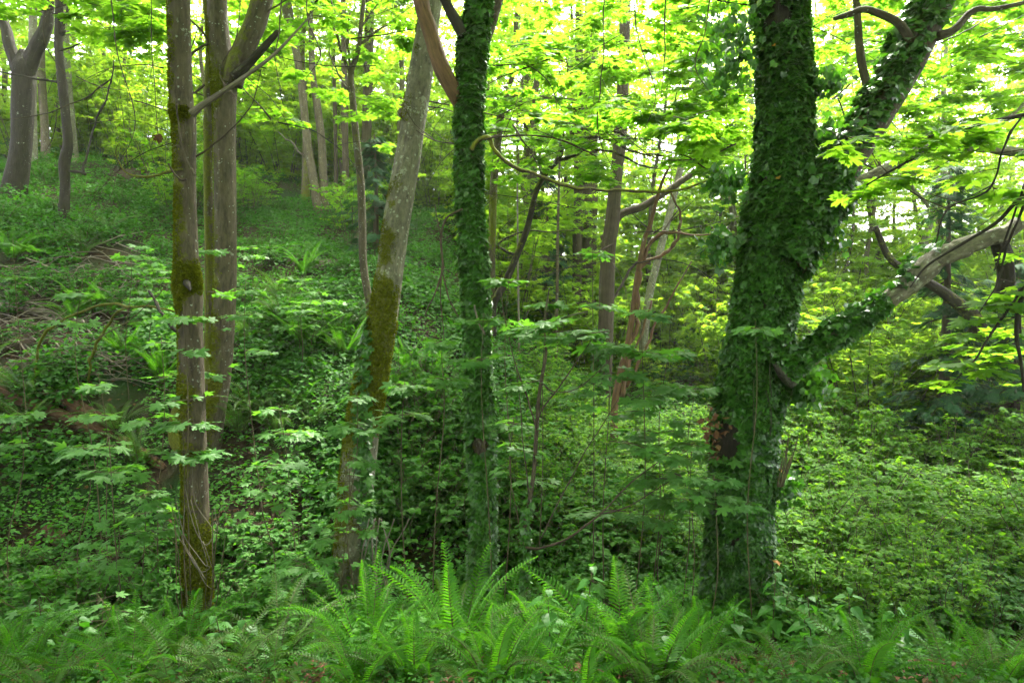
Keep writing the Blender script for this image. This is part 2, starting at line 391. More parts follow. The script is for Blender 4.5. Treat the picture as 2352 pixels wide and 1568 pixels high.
# ------------------------------------------------------------------ maple sprays
def rot_z(d, a):
    ca, sa = math.cos(a), math.sin(a)
    return np.array([d[0] * ca - d[1] * sa, d[0] * sa + d[1] * ca, d[2]])
def spray(lv, tw, o, d, length, size, nodes=4, sides=4, droop=.25, tilt=.22, twr=.006):
    o = np.asarray(o, float); d = nrm(np.asarray(d, float))
    def pt(t): return o + d * length * t + np.array([0, 0, -droop * length * t * t])
    if tw is not None: tube(tw, [pt(0), pt(.35), pt(.7), pt(1)], [twr, twr * .8, twr * .55, twr * .3], 4, 2, cap=False)
    segs = [(pt(.2), pt(1.0), nodes + 1)]
    for k in range(sides):
        t = .2 + .7 * (k + rng.uniform(0, .6)) / max(sides, 1)
        dd = rot_z(d, (1 if k % 2 else -1) * rng.uniform(.6, 1.1)); L2 = length * rng.uniform(.35, .6) * (1.1 - .6 * t)
        a = pt(t); b = a + dd * L2 + np.array([0, 0, rng.uniform(-.18, .06) * L2])
        if tw is not None: tube(tw, [a, (a + b) / 2 + UP * .02 * L2, b], [twr * .5, twr * .4, twr * .25], 3, 1, cap=False)
        segs.append((a, b, nodes))
    for a, b, k in segs:
        dv = b - a; dh = nrm(np.array([dv[0], dv[1], 0]) + 1e-6)
        for q in range(k):
            t = (q + .55 + rng.uniform(-.2, .2)) / k; c = a + dv * t
            for s in (-1, 1):
                if q == k - 1 and s == 1 and rng.random() < .4: continue
                pd = rot_z(dh, s * rng.uniform(.55, 1.25)) if q < k - 1 else rot_z(dh, s * rng.uniform(.1, .7))
                pl = size * rng.uniform(.35, .8)
                p = c + pd * pl + UP * rng.uniform(-.25, .1) * size
                ax = pd + UP * rng.uniform(-.45, -.02); nz = UP + rng.normal(0, tilt, 3)
                lv.add(p, ax, nz, size * rng.uniform(.6, 1.15))
                if tw is not None and size > .16: tube(tw, [c, p], [.0022, .0018], 3, 1, cap=False)

# ------------------------------------------------------------------ the setting: ground and sky
def build_ground():
    ys = np.concatenate([np.arange(-40, 2, 2.0), np.arange(2, 26, .16), np.arange(26, 60, .8), np.arange(60, 262, 6.)])
    us = np.concatenate([np.linspace(-170, -24, 26), np.linspace(-23.6, 23.6, 260), np.linspace(24, 170, 26)])
    X, Y = np.meshgrid(us, ys); Z = ground(X, Y)
    v = np.stack([X, Y, Z], -1).reshape(-1, 3); w = len(us); h = len(ys)
    i = (np.arange(h - 1)[:, None] * w + np.arange(w - 1)[None, :]).ravel()
    q = np.stack([i, i + 1, i + w + 1, i + w], -1)
    mb = MB(); mb.add(v, q.ravel(), np.full(len(q), 4))
    o = mb.build('ground', M['soil'], smooth=True); o['kind'] = 'structure'
build_ground()

# ------------------------------------------------------------------ trees
def trunk_path(pix, d, ext=5., sink=.6, lean=None):
    pts = []; rad = []
    for q in pix:
        dd = q[3] if len(q) > 3 else d
        pts.append(P(q[0], q[1], dd)); rad.append(q[2] * .5 / F * dd)
    a, b = pts[0], pts[1]
    pts.insert(0, a + np.array([0, 0, -sink]) + (a - b) * .1); rad.insert(0, rad[0] * 1.15)
    if ext:
        t = nrm(pts[-1] - pts[-2]); t = nrm(t + UP * .35)
        pts += [pts[-1] + t * ext * .5, pts[-1] + nrm(t + UP * .3) * ext]; rad += [rad[-1] * .75, rad[-1] * .3]
    return pts, rad

def mk_tree(name, label, cat, pix, d, mat, ext=5., seg=14, sub=6, mossf=None, rough=.08, ridge=.1, group=None, sink=.6, seed=0):
    pts, rad = trunk_path(pix, d, ext, sink)
    base = pts[1].copy()
    t = thing(name, label, cat, base, group)
    mb = MB(); info = tube(mb, pts, rad, seg, sub, rough, mossf, seed=seed, ridge=ridge)
    return t, base, mb, info

def limb(t, base, pix, d, mat, name='branch', seg=8, sub=8, mossf=None, rough=.10, ext=0, label=None, seed=3, wob=None, thin=1.):
    if wob is None: wob = 1.1 if max(q[2] for q in pix) < 16 else .06
    if max(q[2] for q in pix) < 16: thin *= .82
    pts = []; rad = []
    for q in pix:
        dd = q[3] if len(q) > 3 else d
        pts.append(P(q[0], q[1], dd)); rad.append(q[2] * .5 / F * dd * thin)
    if ext:
        tt = nrm(pts[-1] - pts[-2]); pts += [pts[-1] + nrm(tt + UP * .2) * ext]; rad += [rad[-1] * .4]
    mb = MB(); info = tube(mb, pts, rad, seg, sub, rough, mossf, seed=seed + int(pix[0][0]), ridge=.08, wob=wob)
    o = mb.build(name, mat, t, base, True)
    if label: o['label'] = label
    return info

def canopy(t, base, regions, mat, name='crown', T=T_MAPLE, twigs=True):
    """maple sprays: (px0, px1, py0, py1, d0, d1, count, leaf size)"""
    lv = Lv(); tw = MB()
    for (x0, x1, y0, y1, d0, d1, cnt, size) in regions:
        for k in range(cnt):
            o = P(rng.uniform(x0, x1), rng.uniform(y0, y1), rng.uniform(d0, d1))
            if o[2] < ground(o[0], o[1]) + .8: continue
            a = rng.uniform(0, 2 * math.pi); d = np.array([math.cos(a), math.sin(a), rng.uniform(-.15, .25)])
            ln = size * rng.uniform(3.2, 6)
            spray(lv, tw if twigs else None, o - d * ln * .5, d, ln, size, nodes=3, sides=4)
    mb = MB(); lv.put(mb, T); mb.join(tw, 1); return mb.build(name, [mat, M['twig']], t, base)

def overhead(center, rad, hgt, cnt, size, lv):
    for k in range(cnt):
        q = rng.normal(0, 1, 3); q = q / np.linalg.norm(q) * rng.uniform(.35, 1) ** .5
        o = np.array(center) + q * np.array([rad, rad, hgt]); a = rng.uniform(0, 2 * math.pi)
        spray(lv, None, o, (math.cos(a), math.sin(a), .05), size * 6, size, nodes=3, sides=4)

# --- slender mossy trunk, front left
sp = [(P(430, 640, 6.9), .16, .9), (P(418, 655, 6.9), .16, .6), (P(425, 262, 6.9), .10, .8), (P(428, 900, 6.9), .2, .35), (P(450, 1300, 6.9), .45, .5), (P(447, 1060, 6.9), .16, .4)]
mf = moss(.0, (-.9, -.25, 0), .34, .75, 1.5, sp, 2.2, 1)
A, bA, mbA, inA = mk_tree('maple_tree', 'slender straight trunk with yellow-green moss and white lichen spots, standing alone left in front', 'tree',
    [(460, 1540, 84), (457, 1450, 66), (454, 1330, 60), (450, 1200, 57), (447, 1060, 54), (441, 900, 54), (437, 740, 53), (436, 690, 58), (432, 650, 60), (430, 610, 52), (428, 500, 47), (426, 420, 46), (424, 290, 50), (420, 255, 53), (417, 225, 50), (413, 100, 48), (410, -30, 47)],
    7.0, None, ext=4, seg=28, sub=8, mossf=mf, rough=.06, ridge=.04, seed=1)
mbA.build('trunk', M['bark'], A, bA, True); moss_fuzz(A, bA, inA, mf, 60000)
limb(A, bA, [(440, 262, 20), (470, 238, 14), (550, 185, 10), (630, 125, 7.5), (712, 38, 3)], 6.85, M['deadwood'], seg=8, label='bare dead branch slanting up to the right')
limb(A, bA, [(420, 390, 10), (380, 398, 9), (340, 406, 7), (300, 402, 5), (280, 385, 4), (268, 350, 3), (272, 330, 1.5)], 6.9, M['bark'], mossf=moss(.5, (0, 0, 1), .4), label='short mossy branch curling upward')
limb(A, bA, [(450, 360, 6), (520, 310, 4), (580, 240, 3), (600, 160, 2)], 6.8, M['twig'], name='twig', seg=5)
limb(A, bA, [(430, 642, 20, 6.95), (429, 652, 15, 6.84), (434, 660, 9, 6.78), (437, 668, 4, 6.76)], 6.8, M['bark_dark'], name='broken_stub', label='broken rotten stub where a branch snapped off')
limb(A, bA, [(386, 375, 5), (415, 410, 5), (432, 408, 9)], 6.75, M['twig'], name='twig', seg=5)
limb(A, bA, [(405, 150, 5), (403, 220, 5), (412, 300, 5), (425, 360, 5), (443, 402, 10)], 6.76, M['bark'], name='vine_stem', seg=6)

# --- forked pair of trunks behind it
sp = [(P(505, 310, 10), .22, .5), (P(515, 160, 10), .3, .5), (P(495, 750, 10), .3, .5), (P(485, 900, 10), .35, .5)]
mfB = moss(-.05, (-1, -.1, 0), .5, .3, 1, sp, 1.8, 2)
B, bB, mbB, inB = mk_tree('maple_tree', 'thick grey-brown twin trunk forking near the top and mossy on its left side', 'tree',
    [(486, 1040, 50), (489, 1000, 42), (498, 940, 40), (508, 850, 45), (513, 760, 48), (517, 640, 49), (517, 500, 49), (516, 350, 48), (516, 250, 51), (515, 190, 56), (507, 120, 50), (500, 50, 46), (497, -40, 43)],
    10.4, None, ext=5, seg=24, sub=6, mossf=mfB, rough=.05, ridge=.06, seed=2)
mbB.build('trunk', M['bark'], B, bB, True); moss_fuzz(B, bB, inB, mfB, 50000)
limb(B, bB, [(533, 195, 46), (546, 150, 48), (566, 100, 48), (590, 45, 48), (606, -10, 46), (630, -90, 40)], 10.35, M['bark'], mossf=moss(.2, (-.8, -.3, .3), .4), seg=16, ext=3, name='limb', label='mossy right limb of the fork')
limb(B, bB, [(480, 1030, 30), (480, 900, 24), (481, 760, 22), (480, 560, 20), (478, 380, 20), (478, 260, 21), (482, 120, 20), (476, 0, 20), (470, -80, 20)], 10.55, M['bark'], mossf=moss(.5, (-1, 0, 0), .3), seg=14, ext=2, name='side_stem', label='narrow mossy second stem')
limb(B, bB, [(538, 178, 26), (570, 148, 20), (606, 110, 17), (640, 72, 12)], 10.2, M['bark_dark'], name='dead_limb', label='broken dark dead limb')
limb(B, bB, [(420, 1045, 22), (402, 1010, 26), (400, 960, 18), (412, 900, 8)], 10.0, M['bark'], mossf=moss(.9), name='root_flare', seg=10)
for pts in ([(480, 100, 8), (440, 120, 6), (430, 150, 4), (455, 60, 2)], [(470, 195, 7), (440, 215, 6), (425, 160, 4), (440, 120, 2)], [(545, 90, 6), (600, 40, 5), (660, 0, 3)], [(485, 110, 8), (450, 60, 5), (380, 10, 3)]):
    limb(B, bB, pts, 10.3, M['twig'], name='twig', seg=5)

# --- leaning pale tree
sp = [(P(868, 690, 8.25), .30, .9), (P(852, 790, 8.2), .36, 1.0), (P(845, 880, 8.1), .36, .9), (P(830, 960, 8.1), .3, .6), (P(893, 540, 8.4), .12, .7), (P(885, 590, 8.4), .08, .5), (P(810, 1180, 8), .3, .4), (P(890, 470, 8.4), .06, .5)]
mfC = moss(-.12, (-.85, -.4, .2), .22, .25, 1.3, sp, 2.0, 3)
Cc, bC, mbC, inC = mk_tree('alder_tree', 'pale grey lichen-covered tree leaning right with thick yellow moss on its lower trunk', 'tree',
    [(800, 1470, 108, 8), (803, 1400, 92, 8), (806, 1300, 82, 8.05), (815, 1150, 78, 8.1), (831, 996, 78, 8.2), (849, 893, 74, 8.3), (871, 791, 65, 8.4), (891, 654, 62, 8.5), (909, 517, 58, 8.6), (940, 342, 57, 8.7), (965, 171, 55, 8.8), (983, 60, 50, 8.9), (1001, -60, 44, 9)],
    8.0, None, ext=4.5, seg=28, sub=8, mossf=mfC, rough=.09, ridge=.12, seed=3)
mbC.build('trunk', M['bark_pale'], Cc, bC, True); moss_fuzz(Cc, bC, inC, mfC, 60000, .026)
lv = Lv(); ivy_on(lv, inC, 5200, .075, .03, .04, lo=0.05, hi=.52, sel=lambda p, d: (d[:, 1] < .2) & (np.abs((p[:, 0] / p[:, 1]) * F + 1176 - np.interp(784 - (p[:, 2] / p[:, 1] + .0524) * F, [760, 900, 1040, 1440], [842, 828, 830, 845])) < np.interp(784 - (p[:, 2] / p[:, 1] + .0524) * F, [740, 800, 950, 1200, 1440], [3, 15, 17, 17, 16])))
mb = MB(); lv.put(mb, T_IVY); mb.build('ivy', M['ivy'], Cc, bC)
for k in range(7):
    x = 830 + 12 * k + rng.uniform(-5, 5)
    limb(Cc, bC, [(x - 20 + rng.uniform(-30, 40), 1470, 5), (x + rng.uniform(-15, 15), 1380, 5), (x + rng.uniform(-20, 20), 1290, 4), (x + rng.uniform(-10, 40), 1190, 3)], 7.6, M['deadwood'], name='vine_stem', seg=5)

# --- ivy column in the middle
D, bD, mbD, inD = mk_tree('ivy_covered_tree', 'slim upright trunk wrapped in ivy in the middle, three bare limbs at its top', 'tree',
    [(1106, 1400, 52), (1107, 1357, 46), (1109, 1271, 42), (1108, 1135, 40), (1102, 927, 46), (1096, 791, 46), (1090, 654, 44), (1083, 513, 44), (1078, 342, 44), (1077, 205, 42), (1085, 110, 42), (1092, 60, 38), (1102, 0, 32), (1112, -90, 30)],
    8.0, None, ext=4, seg=18, sub=6, mossf=moss(.1), rough=.05, seed=4)
mbD.build('trunk', M['bark'], D, bD, True)
limb(D, bD, [(1080, 300, 30, 8.1), (1064, 256, 34, 8.04), (1045, 215, 36, 7.96), (1020, 166, 38), (1000, 115, 37), (985, 60, 36), (966, 0, 36), (945, -80, 34)], 7.9, M['bark_smooth'], seg=18, ext=2.5, name='limb', label='smooth brown limb arching up to the left')
limb(D, bD, [(1068, 85, 28), (1048, 50, 26), (1025, 5, 22), (1010, -50, 20)], 7.9, M['bark_dark'], seg=12, ext=2, name='limb')
limb(D, bD, [(1110, 100, 26), (1128, 60, 22), (1140, 20, 20), (1160, -60, 18)], 8.1, M['bark'], seg=12, ext=2, name='limb')
limb(D, bD, [(1083, 345, 15), (1092, 330, 14), (1113, 321, 12), (1135, 350, 11), (1165, 377, 10), (1216, 399, 9), (1284, 421, 9), (1353, 436, 8.5), (1440, 440, 8), (1520, 438, 7), (1580, 430, 6), (1650, 408, 5), (1720, 398, 4)], 7.8, M['twig'], mossf=moss(.35, (0, 0, 1), .3), label='long thin branch sagging down and to the right')
limb(D, bD, [(1113, 321, 6), (1150, 312, 5), (1230, 312, 4.5), (1300, 325, 4), (1370, 360, 3)], 7.75, M['twig'], name='twig', seg=5)
for pts in ([(1062, 480, 8), (1030, 500, 6), (1012, 560, 6), (1014, 620, 5.5), (1000, 665, 4.5), (975, 725, 2.5)], [(1014, 620, 4), (1012, 680, 3.5), (1018, 780, 2.5)], [(1014, 620, 5), (1030, 680, 4.5), (1052, 728, 3)], [(1012, 540, 4), (1006, 500, 3.5), (1000, 470, 2.5)]):
    limb(D, bD, pts, 7.6, M['twig'], name='twig', seg=5)
lv = Lv(); ivy_on(lv, inD, 12000, 0.078, .025, .04, hi=.86, seed=2)
ivy_on(lv, inD, 1500, 0.068, .03, .10, lo=.60, hi=.78, seed=5)
mb = MB(); lv.put(mb, T_IVY); mb.build('ivy', M['ivy'], D, bD)
limb(D, bD, [(1090, 700, 4), (1100, 745, 5), (1112, 770, 3)], 7.55, M['deadwood'], name='twig', seg=5)

# --- great ivy tree, right
E, bE, mbE, inE = mk_tree('ivy_covered_tree', 'massive trunk cloaked in dark ivy from base to top, right of centre', 'tree',
    [(1686, 1470, 170), (1688, 1400, 140), (1690, 1306, 126), (1701, 1169, 122), (1706, 1032, 122), (1716, 940, 124), (1736, 850, 126), (1750, 750, 120), (1760, 660, 118), (1772, 560, 118), (1788, 480, 126), (1798, 400, 108), (1803, 250, 100), (1800, 120, 98), (1795, 0, 98), (1790, -120, 95)],
    7.5, None, ext=4.5, seg=24, sub=6, rough=.06, seed=5)
mbE.build('trunk', M['bark_dark'], E, bE, True)
inE2 = limb(E, bE, [(1800, 600, 110), (1845, 520, 92), (1894, 455, 80), (1932, 392, 74), (1969, 328, 72), (2031, 239, 68), (2085, 154, 64), (2135, 55, 62), (2166, -10, 60), (2210, -110, 54)], 7.4, M['bark'], seg=20, name='limb', ext=3, label='thick right limb, ivy above and bare bark beneath')
inE3 = limb(E, bE, [(1800, 862, 70), (1850, 826, 50), (1905, 785, 42), (1956, 752, 39), (2014, 712, 38), (2065, 664, 40), (2095, 648, 36), (2120, 622, 43), (2165, 594, 41), (2208, 572, 45), (2258, 548, 38), (2320, 528, 36), (2400, 490, 32), (2500, 430, 26)], 7.0, M['bark_pale'], seg=22, sub=14, rough=.34, wob=.35, name='limb', label='low pale bare limb reaching out to the right edge', mossf=moss(-.3))
limb(E, bE, [(2288, 540, 30), (2304, 580, 38), (2312, 630, 36), (2306, 668, 40), (2302, 692, 34)], 7.05, M['bark_dark'], seg=16, rough=.22, name='broken_stub', label='dark broken limb hanging below the pale one')
for pts, dd, mt in (([(2096, 100, 20), (2064, 54, 19), (2025, 34, 17), (1985, 22, 15), (1948, 34, 14), (1915, 44, 9)], 7.2, 'bark'),
                    ([(1998, 240, 16), (1990, 190, 18), (1978, 140, 18), (1972, 80, 17), (1968, 20, 16), (1962, -40, 14)], 7.5, 'bark'),
                    ([(2150, 84, 24), (2190, 70, 18), (2236, 25, 14), (2290, 20, 11), (2380, 0, 9)], 7.3, 'bark')):
    limb(E, bE, pts, dd, M[mt], seg=10, rough=.12)
lv = Lv(); ivy_on(lv, inE, 46000, 0.070, .03, .055, hi=.93, seed=1, out=.55, hold=.33)
ivy_on(lv, inE2, 8500, 0.074, .05, .15, sel=lambda p, d: (d[:, 0] * .75 - d[:, 2] * .65) < .12, seed=4, hold=.28)
ivy_on(lv, inE2, 2500, 0.074, .05, .12, hi=.22, seed=4)
ivy_on(lv, inE3, 4600, 0.068, .04, .12, hi=.38, sel=lambda p, d: d[:, 2] - d[:, 0] * .4 > -.25, seed=6)
ivy_on(lv, inE3, 800, 0.068, .04, .10, hi=.60, sel=lambda p, d: d[:, 2] - d[:, 0] * .4 > .55, seed=6)
for (px, py, w, c) in ((1680, 150, 55, 160), (1690, 60, 60, 150), (1896, 190, 34, 130), (1896, 320, 34, 140), (1890, 420, 50, 200), (1670, 420, 40, 140), (1850, 880, 45, 300), (1790, 1120, 40, 160), (1660, 560, 40, 120), (1895, 540, 36, 120)):
    o = P(px, py, 7.35); r = w / F * 7.4
    q = o + rng.normal(0, r * .6, (c, 3)) * np.array([1, .8, .9]); lv.add(q, nrm(rng.normal(0, .5, (c, 3)) + (0, 0, -.8)), nrm(rng.normal(0, .5, (c, 3)) + (0, -.5, .5)), .072 * rng.uniform(.6, 1.2, c))
mb = MB(); lv.put(mb, T_IVY); mb.build('ivy', M['ivy'], E, bE)
lv = Lv(); ivy_on(lv, inE, 26, .06, .12, .10, hi=.8, seed=1); mb = MB(); lv.put(mb, T_IVY); o = mb.build('faded_ivy', M['yellow'], E, bE); o['label'] = 'scattered yellowed ivy leaves'
for k in range(4):
    x = rng.uniform(1640, 1790); y = rng.uniform(500, 1350); s = rng.uniform(50, 140)
    limb(E, bE, [(x, y, 2.6), (x + rng.uniform(-5, 5), y - s * .5, 2.6), (x + rng.uniform(-10, 4), y - s, 2)], 6.88, M['bark_dark'], name='vine_stem', seg=5)
for k in range(6):
    x = 1800
    limb(E, bE, [(1788 + k * 2, 1118, 5), (1795 + k * 4, 1070, 3.6), (1802 + k * 6 + rng.uniform(-4, 4), 1000 + rng.uniform(-15, 40), 2)], 6.95 + .05 * k, M['stem'], name='sucker_shoot', seg=5)
lv = Lv()
for q in rng.normal(0, 1, (60, 3)): lv.add(P(1640, 990, 7.0) + q * np.array([.05, .08, .14]), nrm(rng.normal(0, 1, 3) + (0, 0, -1)), rng.normal(0, 1, 3), rng.uniform(.05, .1))
mb = MB(); lv.put(mb, T_OV); o = mb.build('dead_leaf_clump', M['dead'], E, bE); o['label'] = 'clump of dead brown leaves caught in the ivy'

# --- overhanging dark branches from a maple beyond the right edge
G, bG, mbG, inG = mk_tree('maple_tree', 'maple beyond the right edge reaching in with thin dark twigs of translucent leaves', 'tree',
    [(3000, 1500, 150), (3000, 900, 130), (2980, 300, 120), (2960, -300, 100)], 5.6, None, ext=3, seg=14, rough=.06, seed=6)
mbG.build('trunk', M['bark_dark'], G, bG, True)
gb = []
for pts in ([(2975, 160, 30), (2700, 190, 22), (2500, 235, 15), (2352, 264, 11), (2230, 292, 9), (2150, 332, 8), (2060, 385, 6), (1990, 425, 3)],
            [(2230, 292, 7), (2120, 318, 5), (2000, 330, 4), (1900, 300, 2)],
            [(2980, 330, 26), (2700, 380, 20), (2450, 410, 12), (2352, 450, 9), (2290, 510, 8), (2210, 560, 7), (2130, 610, 5), (2090, 660, 3)],
            [(2345, 272, 7), (2300, 340, 6), (2270, 430, 5), (2180, 480, 4), (2150, 560, 3)],
            [(2990, 560, 26), (2700, 600, 20), (2450, 640, 14), (2352, 680, 10), (2335, 760, 9), (2345, 830, 7), (2352, 900, 6)],
            [(2352, 655, 8), (2290, 740, 6), (2230, 830, 4.5), (2190, 880, 2.5)],
            [(2352, 470, 7), (2310, 560, 6), (2290, 640, 4), (2250, 720, 3)],
            [(2352, 420, 5), (2330, 480, 5), (2280, 620, 4)]):
    gb.append(limb(G, bG, pts, 5.3, M['bark_dark'], seg=6, rough=.05))
lv = Lv(); tw = MB()
for inf, lo in zip(gb, (.45, .2, .4, .3, .55, .4, .3, .3)):
    C = inf['C']; n = len(C)
    for k in range(int(n * lo), n, 3):
        qx = 1176 + F * C[k][0] / C[k][1]; qy = 784 - F * (C[k][2] / C[k][1] + SP); ly = np.interp(qx, [1850, 1956, 2065, 2133, 2202, 2310], [826, 756, 667, 616, 575, 560])
        if qx < 2330 and -130 < qy - ly < 75 and rng.random() < .9: continue
        if qx < 2180 and qy < 400 and rng.random() < .5: continue
        a = rng.uniform(0, 2 * math.pi); d = np.array([math.cos(a), math.sin(a), rng.uniform(-.1, .2)])
        spray(lv, tw, C[k], d, rng.uniform(.25, .5), .13, nodes=2, sides=2, twr=.004)
mb = MB(); lv.put(mb, T_MAPLE); mb.join(tw, 1); mb.build('crown', [M['maple'], M['twig']], G, bG)

def web(t, base, n, xr, yr, dr, w=(2, 5), L=(160, 480), up=.0):
    for k in range(n):
        x = rng.uniform(*xr); y = rng.uniform(*yr); d = rng.uniform(*dr); a = rng.choice([0, math.pi]) + rng.normal(0, .5) + up; ln = rng.uniform(*L); cv = rng.normal(0, .35)
        pts = []; w0 = rng.uniform(*w)
        for q in range(5):
            f = q / 4; aa = a + cv * (f - .5) * 2
            pts.append((x + ln * f * math.cos(aa), y + ln * f * math.sin(aa) * .8 + 25 * f * f, w0 * (1 - .75 * f), d + rng.normal(0, .12)))
        limb(t, base, pts, d, M['twig'] if k % 3 else M['bark_dark'], seg=5, sub=5)
        if ln > 220:
            p = pts[2]; b = a + rng.choice([-1, 1]) * rng.uniform(.4, .9)
            limb(t, base, [(p[0], p[1], w0 * .5, p[3]), (p[0] + ln * .2 * math.cos(b), p[1] + ln * .2 * math.sin(b), w0 * .4, p[3]), (p[0] + ln * .42 * math.cos(b + .2), p[1] + ln * .42 * math.sin(b + .2), w0 * .2, p[3])], d, M['twig'], name='twig', seg=4, sub=4)
web(D, bD, 26, (1120, 1700), (-40, 400), (8.5, 13)); web(A, bA, 12, (-20, 420), (-40, 330), (8, 13)); web(B, bB, 14, (420, 980), (-40, 360), (10.5, 14)); web(E, bE, 14, (1820, 2380), (-20, 520), (8, 12))
web(D, bD, 10, (1200, 1680), (380, 620), (10, 14), (2, 4))
# crowns of the front trees: leaves in the top of the picture and overhead
canopy(A, bA, [(-40, 150, -80, 30, 10, 14, 10, .13), (150, 420, -80, 95, 10, 14, 26, .14), (180, 700, -80, 50, 11.5, 14, 22, .15)], M['maple'])
canopy(B, bB, [(430, 960, -80, 120, 11.5, 15, 34, .15), (560, 960, 60, 330, 12, 16, 26, .14)], M['maple'])
canopy(D, bD, [(1080, 1700, -80, 250, 9, 15, 92, .135), (1130, 1700, 80, 330, 9, 15, 46, .135), (1300, 1680, 230, 330, 7.5, 9, 12, .15), (1120, 1420, 200, 420, 11, 14, 34, .13)], M['maple'])
canopy(E, bE, [(1560, 1700, -80, 420, 9, 13, 52, .135), (1880, 2400, -80, 150, 9, 14, 95, .13), (2080, 2400, 60, 340, 9.5, 14, 70, .13), (1880, 2060, 0, 330, 14, 20, 50, .14)], M['maple'])

# ------------------------------------------------------------------ shared meshes
def crown_mesh(i, H, Rd, nb, size, z0=.22, per=4):
    lv = Lv(); r = np.random.default_rng(100 + i)
    for k in range(nb):
        h = H * (z0 + (1 - z0) * r.random()); a = r.uniform(0, 2 * math.pi)
        env = math.sin(math.pi * min(1, (h / H - z0 * .6) / (1.12 - z0 * .6))) ** .6
        d = np.array([math.cos(a), math.sin(a), .18])
        for q in range(per):
            f = r.uniform(.25, 1.0); o = d * Rd * env * f + np.array([r.normal(0, .35), r.normal(0, .35), h + r.normal(0, .25)])
            spray(lv, None, o, rot_z(d, r.normal(0, .7)), size * 6.5, size, nodes=3, sides=4, tilt=.35)
    mb = MB(); lv.put(mb, T_FAR); return mb.mesh('crown', M['maple_far'])
CR = [crown_mesh(i, H, Rd, nb, s) for i, (H, Rd, nb, s) in enumerate(((13, 3.6, 46, .14), (15, 4.2, 50, .145), (11, 3.4, 42, .135)))]

def trunk_mesh(i, H, r0, mat, branches=9):
    r = np.random.default_rng(200 + i); mb = MB()
    pts = [(0, 0, -.8), (0, 0, 0)]; x = y = 0
    for k in range(1, 8):
        x += r.normal(0, .16); y += r.normal(0, .16); pts.append((x, y, H * k / 7))
    tube(mb, pts, [r0 * 1.3, r0 * 1.1] + [r0 * (1 - .8 * k / 7) for k in range(1, 8)], 10, 4, .06, moss(-.05, (-1, -.3, 0), .3, .4), seed=i, ridge=.08)
    p = np.array(pts)
    for k in range(branches):
        t = r.uniform(.3, .9) * 7 + 1; i0 = int(t); o = p[i0] + (p[min(i0 + 1, 8)] - p[i0]) * (t - i0)
        a = r.uniform(0, 2 * math.pi); ln = r.uniform(1.2, 3); d = np.array([math.cos(a), math.sin(a), r.uniform(.1, .8)])
        tube(mb, [o, o + d * ln * .5 + UP * .1, o + d * ln + UP * r.uniform(0, .6)], [r0 * .28, r0 * .18, r0 * .05], 6, 3, seed=k)
    return mb.mesh('trunk', mat, smooth=True)
TK = [trunk_mesh(0, 14, .17, M['bark_far']), trunk_mesh(1, 15, .17, M['bark_far']), trunk_mesh(2, 12, .10, M['bark_far']), trunk_mesh(3, 14, .14, M['bark_pale']), trunk_mesh(4, 15, .17, M['bark_red'], 4)]

def shrub_meshes(i, h, w, nst, nl, size, mat, T=T_OV, bare=.35, stemr=.006, tilt=.3):
    r = np.random.default_rng(300 + i); st = MB(); lv = Lv()
    for k in range(nst):
        a = r.uniform(0, 2 * math.pi); q = r.uniform(.2, 1) ** .6; hh = h * r.uniform(.65, 1.05)
        top = np.array([math.cos(a) * w * q, math.sin(a) * w * q, hh]); b = np.array([math.cos(a) * w * q * .25, math.sin(a) * w * q * .25, -.05])
        mid = (b + top) / 2 + np.array([r.normal(0, .08), r.normal(0, .08), h * .1])
        tube(st, [b, mid, top], [stemr, stemr * .8, stemr * .4], 4, 3, cap=False)
        c = catmull([b, mid, top], 12); m = nl // nst
        for s in range(max(3, m // 9)):
            t = r.uniform(bare, 1); o = c[int(t * (len(c) - 1))]; aa = r.uniform(0, 2 * math.pi); ln = r.uniform(.12, .34) * w
            d = np.array([math.cos(aa), math.sin(aa), r.uniform(0, .5)]); e = o + d * ln
            tube(st, [o, e], [stemr * .4, stemr * .25], 3, 1, cap=False)
            n = 9; tt = r.uniform(.15, 1.05, n); sd = r.choice([-1, 1], n)
            dh = np.array([rot_z(nrm(d), x) for x in sd * r.uniform(.4, 1.3, n)]); dh[:, 2] = r.uniform(-.35, .15, n)
            lv.add(o + d * ln * tt[:, None], dh, nrm(UP + r.normal(0, tilt, (n, 3))), size * r.uniform(.6, 1.2, n))
    mb = MB(); lv.put(mb, T); return st.mesh('stems', M['stem'], smooth=True), mb.mesh('foliage', mat)
SH = [shrub_meshes(i, 1.25, .75, 16, 1500, .07, M['shrub'], T_OVW if i % 2 else T_OV, .35) for i in range(4)]
SL = [shrub_meshes(10 + i, .62, .6, 12, 650, .075, M['herb'], T_OVW, .2) for i in range(4)]
SD = [shrub_meshes(40 + i, .75, .7, 12, 620, .085, M['herb_dark'], T_OVW, .15) for i in range(3)]
SM = [shrub_meshes(20 + i, 3.2, 1.7, 14, 2600, .13, M['maple_far'], T_FAR, .06, .011, .35) for i in range(3)]

def put_shrub(pair, x, y, sc, name, label, group, cat='shrub'):
    t = thing(name, label, cat, (x, y, float(ground(x, y))), group)
    rz = rng.uniform(0, 6.28); s = (sc * rng.uniform(.9, 1.15), sc * rng.uniform(.9, 1.15), sc * rng.uniform(.85, 1.2))
    child('stems', pair[0], t, rot=(0, 0, rz), sc=s); child('foliage', pair[1], t, rot=(0, 0, rz), sc=s)

